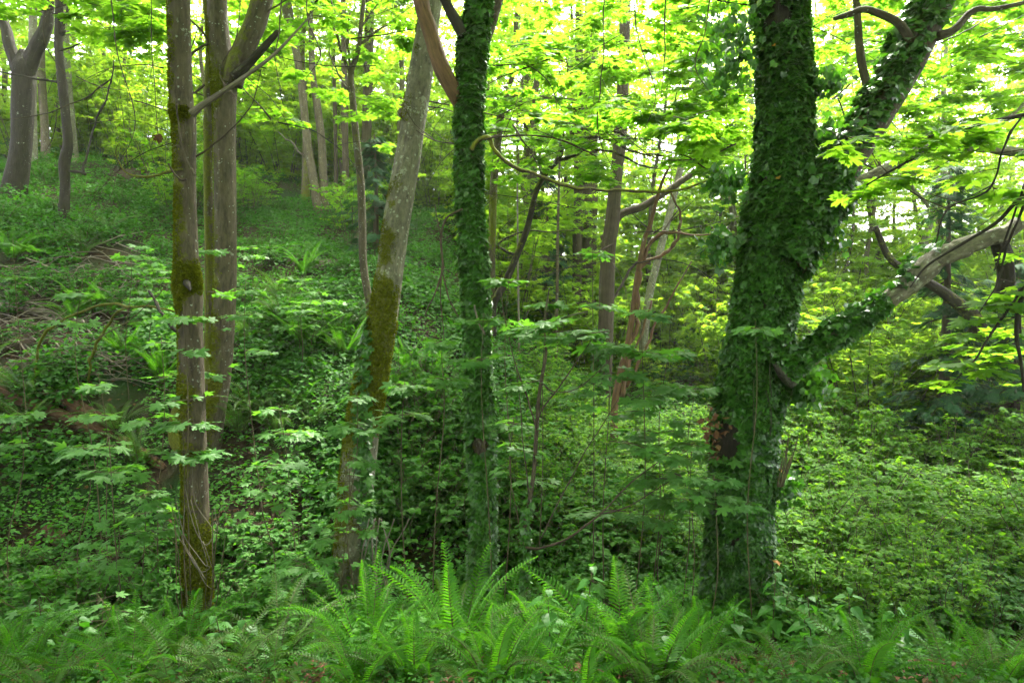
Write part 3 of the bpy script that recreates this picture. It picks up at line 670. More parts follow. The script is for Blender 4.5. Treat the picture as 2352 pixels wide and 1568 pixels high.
for k, (t, zz, sc, off) in enumerate(((A, 5.2, 1.0, (-.3, -.2)), (B, 5.6, 1.0, (0, .5)), (E, 5.0, 1.0, (3.6, -2.2)), (D, 6.2, 1.0, (.8, .6)), (Cc, 6.6, 1.0, (0, .2)), (D, 6.5, .9, (-1.3, .2)), (E, 4.8, 1.2, (.6, -1.0)), (E, 5.4, 1.1, (3.2, .3)), (G, 5.2, 1.0, (-1.2, -1)), (B, 7.2, 1.0, (-2.5, 4)), (B, 7.5, 1.0, (1.2, 4.5)), (A, 8.6, 1.1, (-5, 4.5)), (A, 8.2, 1.1, (-6.5, .5)))):  # extra crowns added above the frame to shade the front bank and hillside
    child('crown', CR[k % 3], t, loc=(off[0], off[1], zz), rot=(0, 0, k * 1.3), sc=sc)
# ------------------------------------------------------------------ background trees seen one by one
def far_tree(label, pix, d, mat, extra=(), mossf=None, crown=None, csc=1., name='maple_tree', cz=0, seg=14, rough=.07, ridge=.1, ext=6, group=None, sink=.6):
    t, b, mb, inf = mk_tree(name, label, 'tree', pix, d, None, ext=ext, sink=sink, seg=seg, sub=5, mossf=mossf, rough=rough, ridge=ridge, seed=int(pix[0][0]), group=group)
    mb.build('trunk', M[mat], t, b, True)
    for e in extra: limb(t, b, e, d, M[mat], seg=8, mossf=None if mossf is None or mossf.foot > 0 else mossf)
    if crown is not None:
        top = inf['C'][-1] - b
        child('crown', CR[crown], t, loc=(top[0] * .6, top[1] * .6, cz), rot=(0, 0, rng.uniform(0, 6)), sc=csc)
    return t, b
dk = moss(-.15, (-1, 0, 0), .2, .3, .6)
far_tree('thick dark furrowed trunk at the left edge, splitting in two above a mossy foot', [(22, 490, 78), (30, 455, 58), (42, 380, 48), (50, 300, 44), (53, 220, 46), (54, 160, 48), (52, 135, 30), (52, 115, 14)], 20, 'bark_dark',
    ([(44, 170, 30), (24, 105, 26), (10, 55, 22), (-10, 0, 20)], [(60, 170, 36), (84, 110, 32), (106, 60, 26), (112, 0, 22), (118, -60, 20)]), moss(-.15, None, 0, .9, .5), 0, .9, cz=6.5, ridge=.25, ext=0)
far_tree('slim dark trunk with a kink low down, second from the left edge', [(148, 520, 26), (147, 480, 24), (150, 430, 21), (148, 375, 24), (156, 330, 21), (150, 260, 19), (144, 205, 20), (138, 150, 18), (134, 90, 17), (136, 0, 16)], 18, 'bark_dark',
    ([(155, 392, 8), (185, 397, 7), (197, 402, 8), (193, 378, 6), (215, 300, 5), (255, 190, 4), (262, 130, 2)], [(140, 80, 12), (152, 50, 10), (165, 10, 8)], [(140, 190, 7), (90, 182, 5), (0, 165, 3)]), moss(-.1, (-1, 0, 0), .2, .3), 2, .9, cz=6)
far_tree('grey trunk half hidden behind the thick dark one', [(78, 420, 20), (76, 340, 18), (74, 250, 18), (76, 0, 16)], 25, 'bark_pale', (), None, 1, 1, cz=3)
far_tree('brown trunk with a mossy patch, between the two dark trunks on the left', [(106, 390, 20), (103, 300, 18), (98, 220, 17), (93, 150, 19), (95, 90, 15), (100, 0, 13)], 27, 'bark_far', (), moss(.05, (-1, 0, 0), .3), 1, 1, cz=3)
far_tree('pale straight trunk just right of the slim kinked trunk', [(178, 420, 15), (168, 300, 13), (156, 150, 12), (150, 0, 11)], 28, 'bark_pale', (), None, 2, 1, cz=3)
far_tree('left stem of the pair of tall trunks on the hill crest', [(738, 530, 22), (732, 490, 22), (718, 400, 19), (708, 340, 19), (698, 250, 18), (690, 180, 17), (675, 90, 18), (655, 0, 26), (650, -40, 24)], 24, 'bark_far', ([(702, 362, 7), (670, 330, 5), (640, 300, 3)],), moss(-.2), 1, 1, cz=4)
far_tree('right stem of the pair of tall trunks on the hill crest', [(748, 530, 22), (746, 490, 22), (742, 400, 19), (738, 320, 18), (728, 240, 17), (718, 170, 14), (715, 80, 12), (712, 0, 10)], 24.2, 'bark_far', (), moss(-.2), 0, 1, cz=4)
far_tree('thin reddish trunk right of the pair on the crest', [(772, 480, 10), (771, 350, 9), (769, 240, 9), (765, 100, 8), (762, 0, 7)], 27, 'bark_red', (), None, 2, 1, cz=4)
far_tree('dark straight trunk between the crest pair and the thin tree in front', [(796, 510, 16), (794, 400, 15), (792, 260, 15), (790, 100, 13), (788, 0, 12)], 24, 'bark_red', (), None, 0, 1, cz=4)
far_tree('tall straight trunk seen behind the fork of the thin tree', [(838, 430, 20), (842, 300, 22), (846, 180, 22), (848, 60, 20), (850, 0, 19)], 27, 'bark_red', (), None, 1, 1, cz=5)
far_tree('thin brown tree forking into twigs at mid height, left of the leaning pale tree', [(849, 705, 18), (844, 671, 17), (834, 602, 18), (832, 513, 18), (828, 410, 17), (819, 325, 16), (810, 230, 15), (806, 170, 14), (822, 120, 11), (830, 51, 10), (838, -20, 8)], 13.6, 'bark',
    ([(806, 172, 9), (790, 130, 7), (772, 60, 6), (760, 0, 4)], [(828, 100, 8), (860, 78, 6), (885, 62, 5), (912, 60, 3)], [(808, 225, 8), (785, 190, 6), (765, 150, 4), (755, 100, 3)], [(806, 168, 7), (800, 100, 5), (805, 30, 4)], [(830, 70, 6), (850, 30, 5), (880, 0, 3)]), moss(-.1, None, 0, .6, .6), ext=2)
far_tree('mossy-footed trunk with a high fork, just right of the ivy column', [(1129, 610, 18), (1131, 517, 18), (1133, 440, 18), (1138, 376, 17), (1146, 300, 17), (1151, 256, 17), (1163, 222, 12), (1175, 180, 11), (1182, 120, 12), (1186, 44, 10), (1188, -20, 9)], 14, 'bark',
    ([(1150, 262, 12), (1135, 235, 10), (1118, 205, 9), (1105, 150, 7)], [(1180, 150, 7), (1200, 125, 6), (1225, 110, 5), (1250, 80, 4)], [(1160, 232, 8), (1200, 212, 6), (1250, 222, 5), (1300, 230, 4), (1400, 232, 3)]), moss(-.05, None, 0, .0, 1, [(P(1131, 500, 14), .6, .7)]), ext=3)
far_tree('mossy S-curved vine maple with branches arching over to the right', [(1132, 700, 20), (1158, 654, 17), (1182, 599, 15), (1206, 538, 15), (1216, 505, 14), (1230, 445, 13), (1250, 404, 13), (1278, 369, 12), (1290, 340, 12), (1315, 304, 11), (1319, 257, 10), (1332, 219, 8), (1343, 181, 6)], 14, 'bark_dark',
    ([(1282, 368, 9), (1330, 350, 8), (1375, 345, 7), (1420, 352, 6), (1470, 378, 5), (1520, 388, 3)], [(1295, 330, 9), (1340, 312, 8), (1395, 318, 7), (1450, 345, 5), (1540, 362, 4), (1620, 358, 3)], [(1318, 300, 8), (1352, 297, 7), (1400, 300, 6), (1460, 322, 5)], [(1322, 258, 6), (1340, 240, 5), (1346, 200, 4), (1340, 160, 3)], [(1250, 404, 7), (1290, 350, 5), (1300, 240, 3)], [(1188, 590, 8), (1140, 560, 6), (1200, 535, 5), (1320, 530, 3)]), moss(.15, (-1, 0, .3), .3), name='vine_maple', ext=0)
K, bK = far_tree('large stringy-barked cedar trunk in the middle distance with a heavy limb curving right', [(1384, 950, 42), (1386, 893, 36), (1390, 756, 33), (1397, 585, 32), (1408, 500, 33), (1415, 410, 30), (1425, 308, 29), (1432, 150, 27), (1436, 0, 25)], 16.5, 'bark_red',
    ([(1405, 530, 16), (1412, 512, 18), (1430, 490, 17), (1473, 475, 16), (1524, 445, 15), (1571, 412, 14), (1620, 382, 12), (1690, 340, 8)], [(1392, 620, 14), (1384, 560, 13), (1396, 520, 14), (1412, 512, 12)], [(1392, 720, 10), (1440, 630, 8), (1500, 560, 6), (1560, 480, 3)]), moss(-.3), name='cedar_tree', ridge=.3, ext=5)
pts, rad = trunk_path([(1384, 950, 46), (1386, 893, 40), (1390, 756, 38), (1397, 585, 38)], 16.5, 0)
lv = Lv(); dm = MB(); inK = tube(dm, pts, rad, 8, 5); ivy_on(lv, inK, 1500, .10, .05, .12, hi=.62, sel=lambda p, d: d[:, 0] < .2); mb = MB(); lv.put(mb, T_IVY); mb.build('ivy', M['ivy'], K, bK)
far_tree('reddish cedar trunk left of the large stringy-barked one', [(1325, 720, 24), (1326, 620, 22), (1328, 500, 21), (1330, 300, 20), (1330, 0, 18)], 25, 'bark_red', (), None, 0, 1, name='cedar_tree', cz=6, ridge=.25)
far_tree('broad reddish cedar trunk directly behind the large stringy-barked one', [(1352, 720, 40), (1352, 620, 36), (1354, 500, 34), (1356, 300, 32), (1358, 0, 30)], 26, 'bark_red', (), None, 1, 1, name='cedar_tree', cz=6, ridge=.25)
far_tree('short wide dark red trunk far back left of the cedars', [(1218, 680, 30), (1218, 600, 26), (1216, 500, 24), (1214, 300, 22), (1214, 0, 20)], 31, 'bark_red', (), None, 1, 1.1, name='cedar_tree', cz=6, ridge=.25)
far_tree('pale pole-thin stem rising through the middle distance', [(1192, 770, 6), (1190, 640, 5.5), (1189, 520, 5), (1188, 400, 4)], 17, 'deadwood', ext=0, seg=6)
far_tree('brown pole-thin stem left of the cedars', [(1278, 760, 8), (1280, 640, 8), (1281, 540, 7), (1284, 420, 6), (1288, 300, 5)], 17, 'bark', ext=1, seg=6)
far_tree('clump of slim vine maple stems leaning right of the large cedar, left stem looping over', [(1412, 930, 17), (1424, 860, 15), (1442, 791, 14), (1455, 709, 15), (1464, 637, 14), (1480, 551, 11), (1493, 517, 10), (1520, 420, 7), (1560, 340, 4)], 13, 'bark_smooth',
    ([(1428, 910, 15), (1445, 820, 13), (1462, 730, 11), (1470, 640, 11), (1480, 606, 11), (1524, 585, 10), (1556, 560, 10), (1567, 535, 9), (1562, 500, 7), (1540, 440, 4)], [(1478, 600, 9), (1490, 565, 9), (1508, 545, 9), (1540, 537, 8), (1580, 538, 5), (1640, 540, 3)], [(1440, 890, 8), (1480, 800, 7), (1530, 700, 5), (1590, 600, 3)], [(1436, 880, 6), (1466, 780, 6), (1500, 690, 4)]), moss(-.15), name='vine_maple', ext=0, seg=10)
far_tree('pale grey trunk leaning right behind the vine maple clump', [(1480, 760, 20), (1493, 670, 18), (1510, 602, 17), (1531, 517, 16), (1560, 400, 14), (1590, 250, 12)], 20, 'bark_pale', (), None, 2, 1, cz=5)
far_tree('bent mossy limb-like trunk in the cedar boughs at the far right', [(2250, 760, 40), (2225, 715, 34), (2205, 700, 28), (2150, 660, 22), (2050, 600, 16), (2010, 520, 12)], 13.5, 'bark_dark', (), moss(.12), name='fallen_tree', ext=0, sink=.1)
far_tree('grey branching limb of a leaning maple behind the right fork', [(2520, 520, 40), (2400, 400, 30), (2352, 356, 24), (2300, 345, 22), (2246, 337, 24), (2185, 331, 26), (2116, 345, 26), (2058, 376, 22), (1976, 410, 16), (1930, 425, 10)], 9.4, 'bark_pale',
    ([(2246, 337, 12), (2300, 290, 9), (2352, 235, 8), (2420, 190, 6)], [(2060, 380, 12), (2110, 440, 10), (2140, 480, 8)]), None, ext=0, sink=2.5)

# ------------------------------------------------------------------ conifers
def conifer(label, px, py, d, H, Rd, nb, h0=.05, name='cedar_tree', size=.30):
    b = P(px, py, d); b[2] = ground(b[0], b[1]); t = thing(name, label, 'tree', b)
    mb = MB(); tube(mb, [(0, 0, -.5), (0, 0, 0), (.04, 0, H * .5), (0, 0, H)], [Rd * .075, Rd * .065, Rd * .04, .01], 10, 8, .05, moss(-.2))
    lv = Lv(); br = mb
    for k in range(nb):
        h = H * (h0 + (1 - h0) * rng.random() ** 1.15); a = rng.uniform(0, 2 * math.pi); ln = Rd * (1 - h / H * .85) * rng.uniform(.7, 1.1)
        d0 = np.array([math.cos(a), math.sin(a), 0])
        f = lambda s: np.array([0, 0, h]) + d0 * ln * s + UP * (-.55 * s + .28 * s * s) * ln * .9
        tube(br, [f(0), f(.5), f(1)], [.012, .008, .004], 4, 3, cap=False)
        m = int(20 * ln / 1.5) + 8
        for q in range(m):
            s = rng.uniform(.2, 1.02); sd = rng.choice([-1, 1]); ax = rot_z(d0, sd * rng.uniform(.3, 1.1)) + UP * rng.uniform(-.75, -.1)
            lv.add(f(s) + rng.normal(0, .04, 3), ax, UP + d0 * .5 + rng.normal(0, .3, 3), size * rng.uniform(.6, 1.15) * (1 - .3 * s))
    mb.build('trunk', M['bark_red'], t, smooth=True); 
    c = MB(); lv.put(c, T_CED); c.build('foliage', M['cedar'], t)
conifer('dark blue-green cedar with drooping boughs behind the right limb', 2165, 870, 14.5, 6.4, 2.1, 170)
conifer('pale-tipped young cedar at the far right edge beside the dark one', 2330, 900, 13.5, 4.6, 1.7, 100)
conifer('small dark spruce beside the leaning pale trunk', 862, 560, 18, 3.2, 1.35, 90, name='spruce_tree', size=.3)
conifer('slim hemlock standing in the middle distance behind the pole-thin stems', 1255, 700, 22, 5.5, 1.5, 80, .2, name='hemlock_tree', size=.35)

# ------------------------------------------------------------------ woods behind
def wood_tree(x, y, tk, cr, s, label, group):
    t = thing('maple_tree', label, 'tree', (x, y, float(ground(x, y))), group)
    rz = rng.uniform(0, 6.28)
    child('trunk', TK[tk], t, rot=(rng.normal(0, .03), rng.normal(0, .03), rz), sc=s)
    child('crown', CR[cr], t, loc=(0, 0, rng.uniform(-.5, 2.2)), rot=(0, 0, rng.uniform(0, 6)), sc=s * rng.uniform(.9, 1.1))
for k in range(14):
    y = rng.uniform(20, 24.5); u = rng.uniform(-.52, -.36) if k < 9 else rng.uniform(-.24, -.19)
    put_shrub(SH[k % 4], u * y, y, rng.uniform(1.1, 1.7), 'tall_shrub', 'fine-leaved bush on the crest of the left hillside', 'tall understorey shrubs')
pl = []
tries = 0
while len(pl) < 64 and tries < 5000:
    tries += 1
    y = 22 + 25 * rng.random() ** 1.1; u = rng.uniform(-.95, .95); x = u * y
    if any((x - a) ** 2 + (y - b) ** 2 < 6 for a, b in pl): continue
    if u < 0 and y < 28: continue
    pl.append((x, y))
    zone = ('left of the leaning pale trunk' if u < -.17 else 'in the middle' if u < .35 else 'right of the massive ivy trunk')
    wood_tree(x, y, rng.integers(0, 5), rng.integers(0, 3), rng.uniform(.75, 1.15), 'slender leafy tree far back in the wood, ' + zone, 'trees of the far wood')
for k, (x, y) in enumerate(((5.2, -.8), (-5, -1), (.3, -2.0), (-3.5, -2.5), (3.2, -3.5), (7.5, 1.5), (-8, 1), (0, -7), (-6.5, -6), (6.5, -7), (11, -3), (-12, -3), (2, -12), (-8, -13), (10, -12), (-14, 5), (13, 5), (9.5, -1), (-8.6, 3.4), (-12, 8.6), (0, -19), (-10, -20), (12, -20))):  # unseen trees added behind and beside the camera to darken the foreground
    wood_tree(x, y, k % 5, k % 3, rng.uniform(.9, 1.15), 'unseen leafy tree added around the viewer to shade the front', 'added shade trees around the viewer')
for k in range(26):
    y = rng.uniform(24, 36); u = (-.02 + .032 * k); 
    t = thing('maple_tree', 'slender leafy tree far back in the wood, ' + ('in the middle' if u < .35 else 'right of the massive ivy trunk'), 'tree', (u * y, y, float(ground(u * y, y))), 'trees of the far wood'); sc = rng.uniform(.8, 1.05)
    child('trunk', TK[2], t, rot=(0, 0, k), sc=sc); child('crown', CR[k % 3], t, loc=(0, 0, rng.uniform(-2.6, -1.2)), rot=(0, 0, k * 2.1), sc=sc)
n = 0; tries = 0
while n < 225 and tries < 12000:
    tries += 1
    y = 15 + 26 * rng.random() ** 1.2; u = rng.uniform(-.9, .9); x = u * y
    if n > 120: u = rng.uniform(-.05, .62); y = rng.uniform(20, 42); x = u * y
    if n > 145: u = rng.uniform(-.85, -.1); y = rng.uniform(25, 40); x = u * y
    if n > 175: u = rng.uniform(-.88, .88); y = rng.uniform(32, 44); x = u * y
    if n > 225: u = rng.uniform(-.85, -.05); y = rng.uniform(28, 40); x = u * y
    if u < -.05 and y < 26.5: continue
    if -.12 < u < .32 and y < 19: continue
    if u > .32 and y < 14: continue
    zone = ('on the left hillside crest' if u < -.17 else 'behind the cedars in the middle' if u < .35 else 'behind the thicket on the right')
    put_shrub(SM[n % 3], x, y, rng.uniform(.7, 1.35) * (1.7 if n > 175 else 1), 'tall_shrub', 'tall leafy understorey shrub ' + zone, 'tall understorey shrubs'); n += 1

# ------------------------------------------------------------------ thickets
def band(n, fx, pairs, sc, name, label, group, mind=.45):
    got = []; tries = 0
    while len(got) < n and tries < n * 40:
        tries += 1; x, y = fx()
        if any((x - a) ** 2 + (y - b) ** 2 < mind ** 2 for a, b in got): continue
        if any(abs(x - c[0] * y / c[1]) < .42 and y < c[1] + .4 for c in (bA, bC, bD, bE)): continue
        got.append((x, y)); put_shrub(pairs[len(got) % len(pairs)], x, y, rng.uniform(*sc), name, label, group)
def fr(u0, u1, y0, y1):
    def f():
        y = math.sqrt(rng.uniform(y0 * y0, y1 * y1)); return rng.uniform(u0, u1) * y, y
    return f
band(100, fr(.40, .86, 8.0, 15.5), SH + [SL[0], SH[1], SH[2]], (.65, 1.35), 'thicket_shrub', 'bushy shrub with small bright leaves in the thicket right of the massive ivy trunk', 'shrubs of the right thicket')
band(75, fr(.02, .36, 9.2, 16), SH, (.6, .95), 'thicket_shrub', 'bushy shrub in the hollow between the ivy column and the massive ivy trunk', 'shrubs of the middle hollow')
band(50, fr(-.18, .30, 8.6, 12), SL, (.9, 1.4), 'low_bush', 'low broad-leaved bush around the feet of the leaning tree and ivy column', 'low bushes of the hollow', .35)
band(75, fr(-.80, -.22, 6.0, 8.4), SL, (.6, 1.05), 'low_bush', 'low broad-leaved bush in the shady hollow at the lower left', 'low bushes of the lower left', .3)
band(90, fr(-.80, -.10, 10.5, 25), SD, (.45, 1.1), 'low_bush', 'low bush high on the left hillside', 'low bushes on the hillside', .5)
band(26, fr(.36, .85, 6.6, 8.2), [SD[0], SH[1], SD[2]], (.6, .95), 'thicket_shrub', 'dark bare-stemmed shrub at the front of the right thicket', 'front shrubs of the right thicket', .4)

# ------------------------------------------------------------------ ground cover and litter
def cover():
    N = 60000
    y = np.exp(rng.uniform(math.log(3.2) ** 1.0, math.log(36), N)); x = rng.uniform(-.86, .86, N) * y
    z = ground(x, y); d = fnoise(np.stack([x * .8, y * .8, x * 0], -1), 55)
    hill = (x < .5) & (y > 9)
    pxx = 1176 + F * x / y; pyy = 784 - F * (z / y + SP); brush = (pxx < 340) & (pyy > 560) & (pyy < 1030)
    keep = d > brush * .25 + np.where(hill, .36, np.where(y < 6.2, .80, .42)) + rng.normal(0, .05, N); x, y, z, hill = x[keep], y[keep], z[keep], hill[keep]; n = len(x); k = 7
    a = rng.uniform(0, 6.283, (n, k)); r = rng.uniform(.02, .20, (n, k)); h = rng.uniform(.05, .34, (n, k)) * np.where(hill, .6, 1)[:, None]
    p = np.stack([x[:, None] + np.cos(a) * r, y[:, None] + np.sin(a) * r, z[:, None] + h], -1).reshape(-1, 3)
    ax = np.stack([np.cos(a), np.sin(a), rng.uniform(-.5, .2, (n, k))], -1).reshape(-1, 3)
    mb = MB(); scatter(mb, T_OVW, p, ax, nrm(UP + rng.normal(0, .3, (n * k, 3))), (rng.uniform(.04, .085, (n, k)) * np.where(hill, .85, 1)[:, None]).ravel())
    N = 66000; y = np.exp(rng.uniform(math.log(9), math.log(44), N)); u = rng.uniform(-.82, .80, N); x = u * y; z = ground(x, y)
    d = fnoise(np.stack([x * .55, y * .55, x * 0], -1), 57); pxx = 1176 + F * u; pyy = 784 - F * (z / y + SP); brush = (pxx < 320) & (pyy > 570) & (pyy < 1030)
    kp = d > .45 + .22 * brush + rng.normal(0, .07, N); x, y, z = x[kp], y[kp], z[kp]; n = len(x); k = 7
    a = rng.uniform(0, 6.283, (n, k)); r = rng.uniform(.02, .26, (n, k)); h = rng.uniform(.06, .42, (n, k)) * (.5 + fnoise(np.stack([x, y, x * 0], -1), 58))[:, None]
    p = np.stack([x[:, None] + np.cos(a) * r, y[:, None] + np.sin(a) * r, z[:, None] + h], -1).reshape(-1, 3)
    ax = np.stack([np.cos(a), np.sin(a), rng.uniform(-.5, .25, (n, k))], -1).reshape(-1, 3)
    scatter(mb, T_OVW, p, ax, nrm(UP + rng.normal(0, .35, (n * k, 3))), rng.uniform(.05, .125, n * k), mat=1)
    N = 2600; y = rng.uniform(2.9, 5.6, N); x = rng.uniform(-.86, .86, N) * y; d = fnoise(np.stack([x * 1.3, y * 1.3, x * 0], -1), 59); kp = d > .44 - .3 * (y < 3.9); x, y = x[kp], y[kp]; n = len(x); k = 6
    a = rng.uniform(0, 6.283, (n, k)); r = rng.uniform(.01, .10, (n, k)); h = rng.uniform(.02, .15, (n, k))
    p = np.stack([x[:, None] + np.cos(a) * r, y[:, None] + np.sin(a) * r, ground(x, y)[:, None] + h], -1).reshape(-1, 3)
    ax = np.stack([np.cos(a), np.sin(a), rng.uniform(-.6, .3, (n, k))], -1).reshape(-1, 3)
    scatter(mb, T_OV, p, ax, nrm(UP + rng.normal(0, .45, (n * k, 3))), rng.uniform(.02, .06, n * k), mat=1)
    o = mb.build('ground_cover', [M['herb'], M['herb_dark']]); tag(o, 'low leafy ground cover spreading over the forest floor', 'ground cover', kind='stuff')
    N = 20000; y = np.exp(rng.uniform(math.log(3), math.log(28), N)); x = rng.uniform(-.86, .86, N) * y
    p = np.stack([x, y, ground(x, y) + .012], -1); a = rng.uniform(0, 6.28, N)
    mb = MB(); scatter(mb, T_FAR, p, np.stack([np.cos(a), np.sin(a), rng.normal(0, .25, N)], -1), nrm(UP + rng.normal(0, .35, (N, 3))), rng.uniform(.03, .07, N))
    o = mb.build('leaf_litter', M['dead']); tag(o, 'brown fallen leaves littering the soil', 'leaf litter', kind='stuff')
cover()

# ------------------------------------------------------------------ ferns
def frond_mesh(i, p0, p1, pairs=30, w=.15):
    r = np.random.default_rng(500 + i); K = 24; s = np.linspace(0, 1, K)
    ang = R(p0) + (R(p1) - R(p0)) * s ** 1.35
    c = np.zeros((K, 3)); c[1:, 1] = np.cumsum(np.cos(ang[:-1])) / (K - 1); c[1:, 2] = np.cumsum(np.sin(ang[:-1])) / (K - 1)
    c[:, 0] = .05 * r.normal() * s ** 2
    mb = MB(); tube(mb, c[::3], np.linspace(.0065, .0012, len(c[::3])), 4, 2, mat=1, cap=False)
    V = []; L = []; Nn = []
    for k in range(pairs):
        t = .10 + .90 * (k / pairs) ** .95; q = t * (K - 1); i0 = min(int(q), K - 2); o = c[i0] + (c[i0 + 1] - c[i0]) * (q - i0)
        a = np.interp(t, s, ang); tn = np.array([0, math.cos(a), math.sin(a)]); up = np.array([0, -math.sin(a), math.cos(a)])
        ln = w * min(1, .45 + t * 2.6) * (1 - t) ** .62 * r.uniform(.92, 1.06) + .006; hw = .0125 * (1 - .5 * t)
        for sd in (-1, 1):
            sx = np.array([sd, 0, 0.]); dirn = nrm(sx + tn * (.18 + .35 * t) + up * .12)
            m = o + dirn * ln * .5 + up * .012; e = o + dirn * ln + tn * .012 * (1 - t) - up * .14 * ln
            b = len(V); V += [o - tn * hw * .8, o + tn * hw * .8, m + tn * hw * .85, e, m - tn * hw * .7]
            L += ([b, b + 4, b + 3, b + 2, b + 1] if sd > 0 else [b, b + 1, b + 2, b + 3, b + 4]); Nn.append(5)
    mb.add(np.array(V), L, Nn, 0)
    return mb
FR = [frond_mesh(i, a, b, 32, w).mesh('frond', [M['fern'], M['stem']]) for i, (a, b, w) in enumerate(((82, 40, .14), (76, 12, .15), (70, -18, .15), (66, -45, .14)))]
FO = [frond_mesh(10 + i, a, b, 26, w).mesh('frond', [M['fern_old'], M['stem']]) for i, (a, b, w) in enumerate(((66, -20, .15), (56, -45, .15), (74, 5, .14)))]

def fern(x, y, size, n, label, group, new=True, lean=0., arch=None):
    t = thing('sword_fern', label, 'fern', (x, y, float(ground(x, y)) - .01), group)
    a0 = rng.uniform(0, 6.28)
    for k in range(n):
        a = a0 + k * 2.39996 + rng.normal(0, .15); ring = k / n
        me = (FR[min(3, int(ring * 2.6 + rng.uniform(0, 1.2)))] if new and rng.random() < .85 else FO[rng.integers(0, 3)])
        child('frond', me, t, loc=(.04 * math.cos(a), .04 * math.sin(a), 0), rot=(rng.normal(0, .06), rng.normal(0, .12), a - math.pi / 2), sc=size * rng.uniform(.75, 1.12))
GF = 'sword ferns along the front bank'
for k in range(15):
    p = P(-40 + 168 * k + rng.normal(0, 40), 1700 + rng.normal(0, 14), 3.55 + rng.uniform(-.15, .25)); fern(p[0], p[1], rng.uniform(.38, .58), int(rng.integers(9, 14)), 'low dark fern in the fringe along the very bottom edge', GF, new=rng.random() < .5)
for px, py, d, sz, n, lab in (
    (1050, 1545, 4.7, .78, 17, 'large bright fern below the ivy column, its fronds fanning upward'),
    (850, 1640, 4.1, .72, 14, 'bright fern at the bottom edge left of the largest fern'),
    (1255, 1600, 4.3, .62, 13, 'fern between the largest fern and the nettles'),
    (1420, 1615, 4.1, .74, 15, 'bright fern right behind the nettles'),
    (1600, 1610, 4.2, .62, 14, 'fern at the foot of the massive ivy trunk with tall upright fronds'),
    (1740, 1640, 4.0, .55, 10, 'small fern at the bottom edge right of the massive trunk'),
    (640, 1600, 4.4, .72, 15, 'fern right of the slender mossy trunk'),
    (420, 1620, 4.5, .66, 14, 'fern at the foot of the slender mossy trunk'),
    (290, 1610, 4.6, .66, 14, 'fern at the bottom left, second from the corner'),
    (60, 1640, 4.4, .66, 13, 'fern in the bottom left corner'),
    (720, 1560, 5.0, .42, 11, 'fern in front of the foot of the leaning tree'),
    (915, 1480, 5.8, .66, 12, 'fern close beside the leaning tree with tall pale fronds'),
    (1880, 1620, 4.3, .5, 10, 'fern low under the right thicket'),
    (2010, 1640, 4.2, .5, 9, 'fern at the bottom edge under the right thicket'),
    (2180, 1600, 4.6, .5, 9, 'single-crowned small fern near the bottom right corner'),
    (520, 1680, 3.7, .62, 13, 'fern at the bottom edge below the slender trunk'),
    (180, 1690, 3.8, .6, 13, 'fern at the bottom edge between the two left corner ferns'),
    (950, 1690, 3.7, .62, 14, 'fern at the bottom edge under the largest fern, toward the left'),
    (1130, 1700, 3.6, .6, 13, 'fern at the bottom edge under the largest fern, toward the right'),
    (1500, 1690, 3.7, .66, 14, 'fern at the bottom edge left of the massive trunk'),
    (2300, 1680, 3.9, .5, 10, 'fern in the bottom right corner'),
    (-60, 1600, 4.3, .6, 12, 'fern cut by the left edge of the picture'),
    (1160, 1500, 5.4, .62, 12, 'fern behind the largest fern at the foot of the ivy column'),
    (1300, 1440, 6.6, .7, 10, 'fern standing behind the nettles beside the thin sapling')):
    if py > 1670: sz *= .95
    p = P(px, py, d); fern(p[0], p[1], sz * rng.uniform(.95, 1.2) * (.74 if px < 620 else .72 if px > 1680 else .96), n + 3 + int(rng.integers(-3, 3)), lab, GF, new=rng.random() < .88)
for px, py, sz, n, lab in (
    (645, 700, .95, 14, 'bright fern uppermost on the hillside between the twin trunk and the leaning tree'),
    (655, 775, 1.0, 16, 'wide bushy fern in the middle of the hillside'),
    (700, 830, 1.0, 16, 'drooping fern just below the wide bushy fern'),
    (565, 800, .8, 12, 'fern close against the right side of the twin trunk'),
    (800, 770, .9, 14, 'fern left of the moss on the leaning trunk, upper one'),
    (790, 840, .9, 14, 'fern left of the moss on the leaning trunk, lower one'),
    (590, 960, .8, 14, 'fern below right of the twin trunk'),
    (640, 1000, .75, 12, 'fern lowest on the hillside right of the twin trunk'),
    (940, 870, .85, 14, 'fern right of the leaning trunk, upper one'),
    (1010, 960, .75, 14, 'feathery fern between the leaning trunk and the ivy column'),
    (270, 1010, .7, 12, 'fern beside the rotten log on the left'),
    (60, 1000, .75, 12, 'fern under the rotten log at the left edge'),
    (395, 730, .7, 12, 'fern left of the slender trunk at mid height'),
    (370, 880, .75, 12, 'fern behind the maple seedlings left of the slender trunk'),
    (550, 1010, .7, 10, 'fern tucked at the foot of the twin trunk'),
    (250, 540, .9, 10, 'fern high on the left hillside'),
    (30, 600, .9, 10, 'fern at the left edge high on the hillside'),
    (320, 1080, .7, 12, 'dark fern below the rotten logs'),
    (1000, 870, .7, 10, 'fern hidden left of the ivy column'),
    (700, 640, .8, 10, 'small fern near the crest of the hillside')):
    d, p = hit(px, py); fern(p[0], p[1], sz * 1.2, n + 3, lab, 'sword ferns on the hillside', new=rng.random() < .6)

for k in range(26):
    d, p = hit(rng.uniform(-60, 960), rng.uniform(520, 1010)); fern(p[0], p[1], rng.uniform(.6, 1.05), int(rng.integers(9, 14)), 'dark sword fern lost among the low growth of the left hillside', 'sword ferns on the hillside', new=rng.random() < .3)
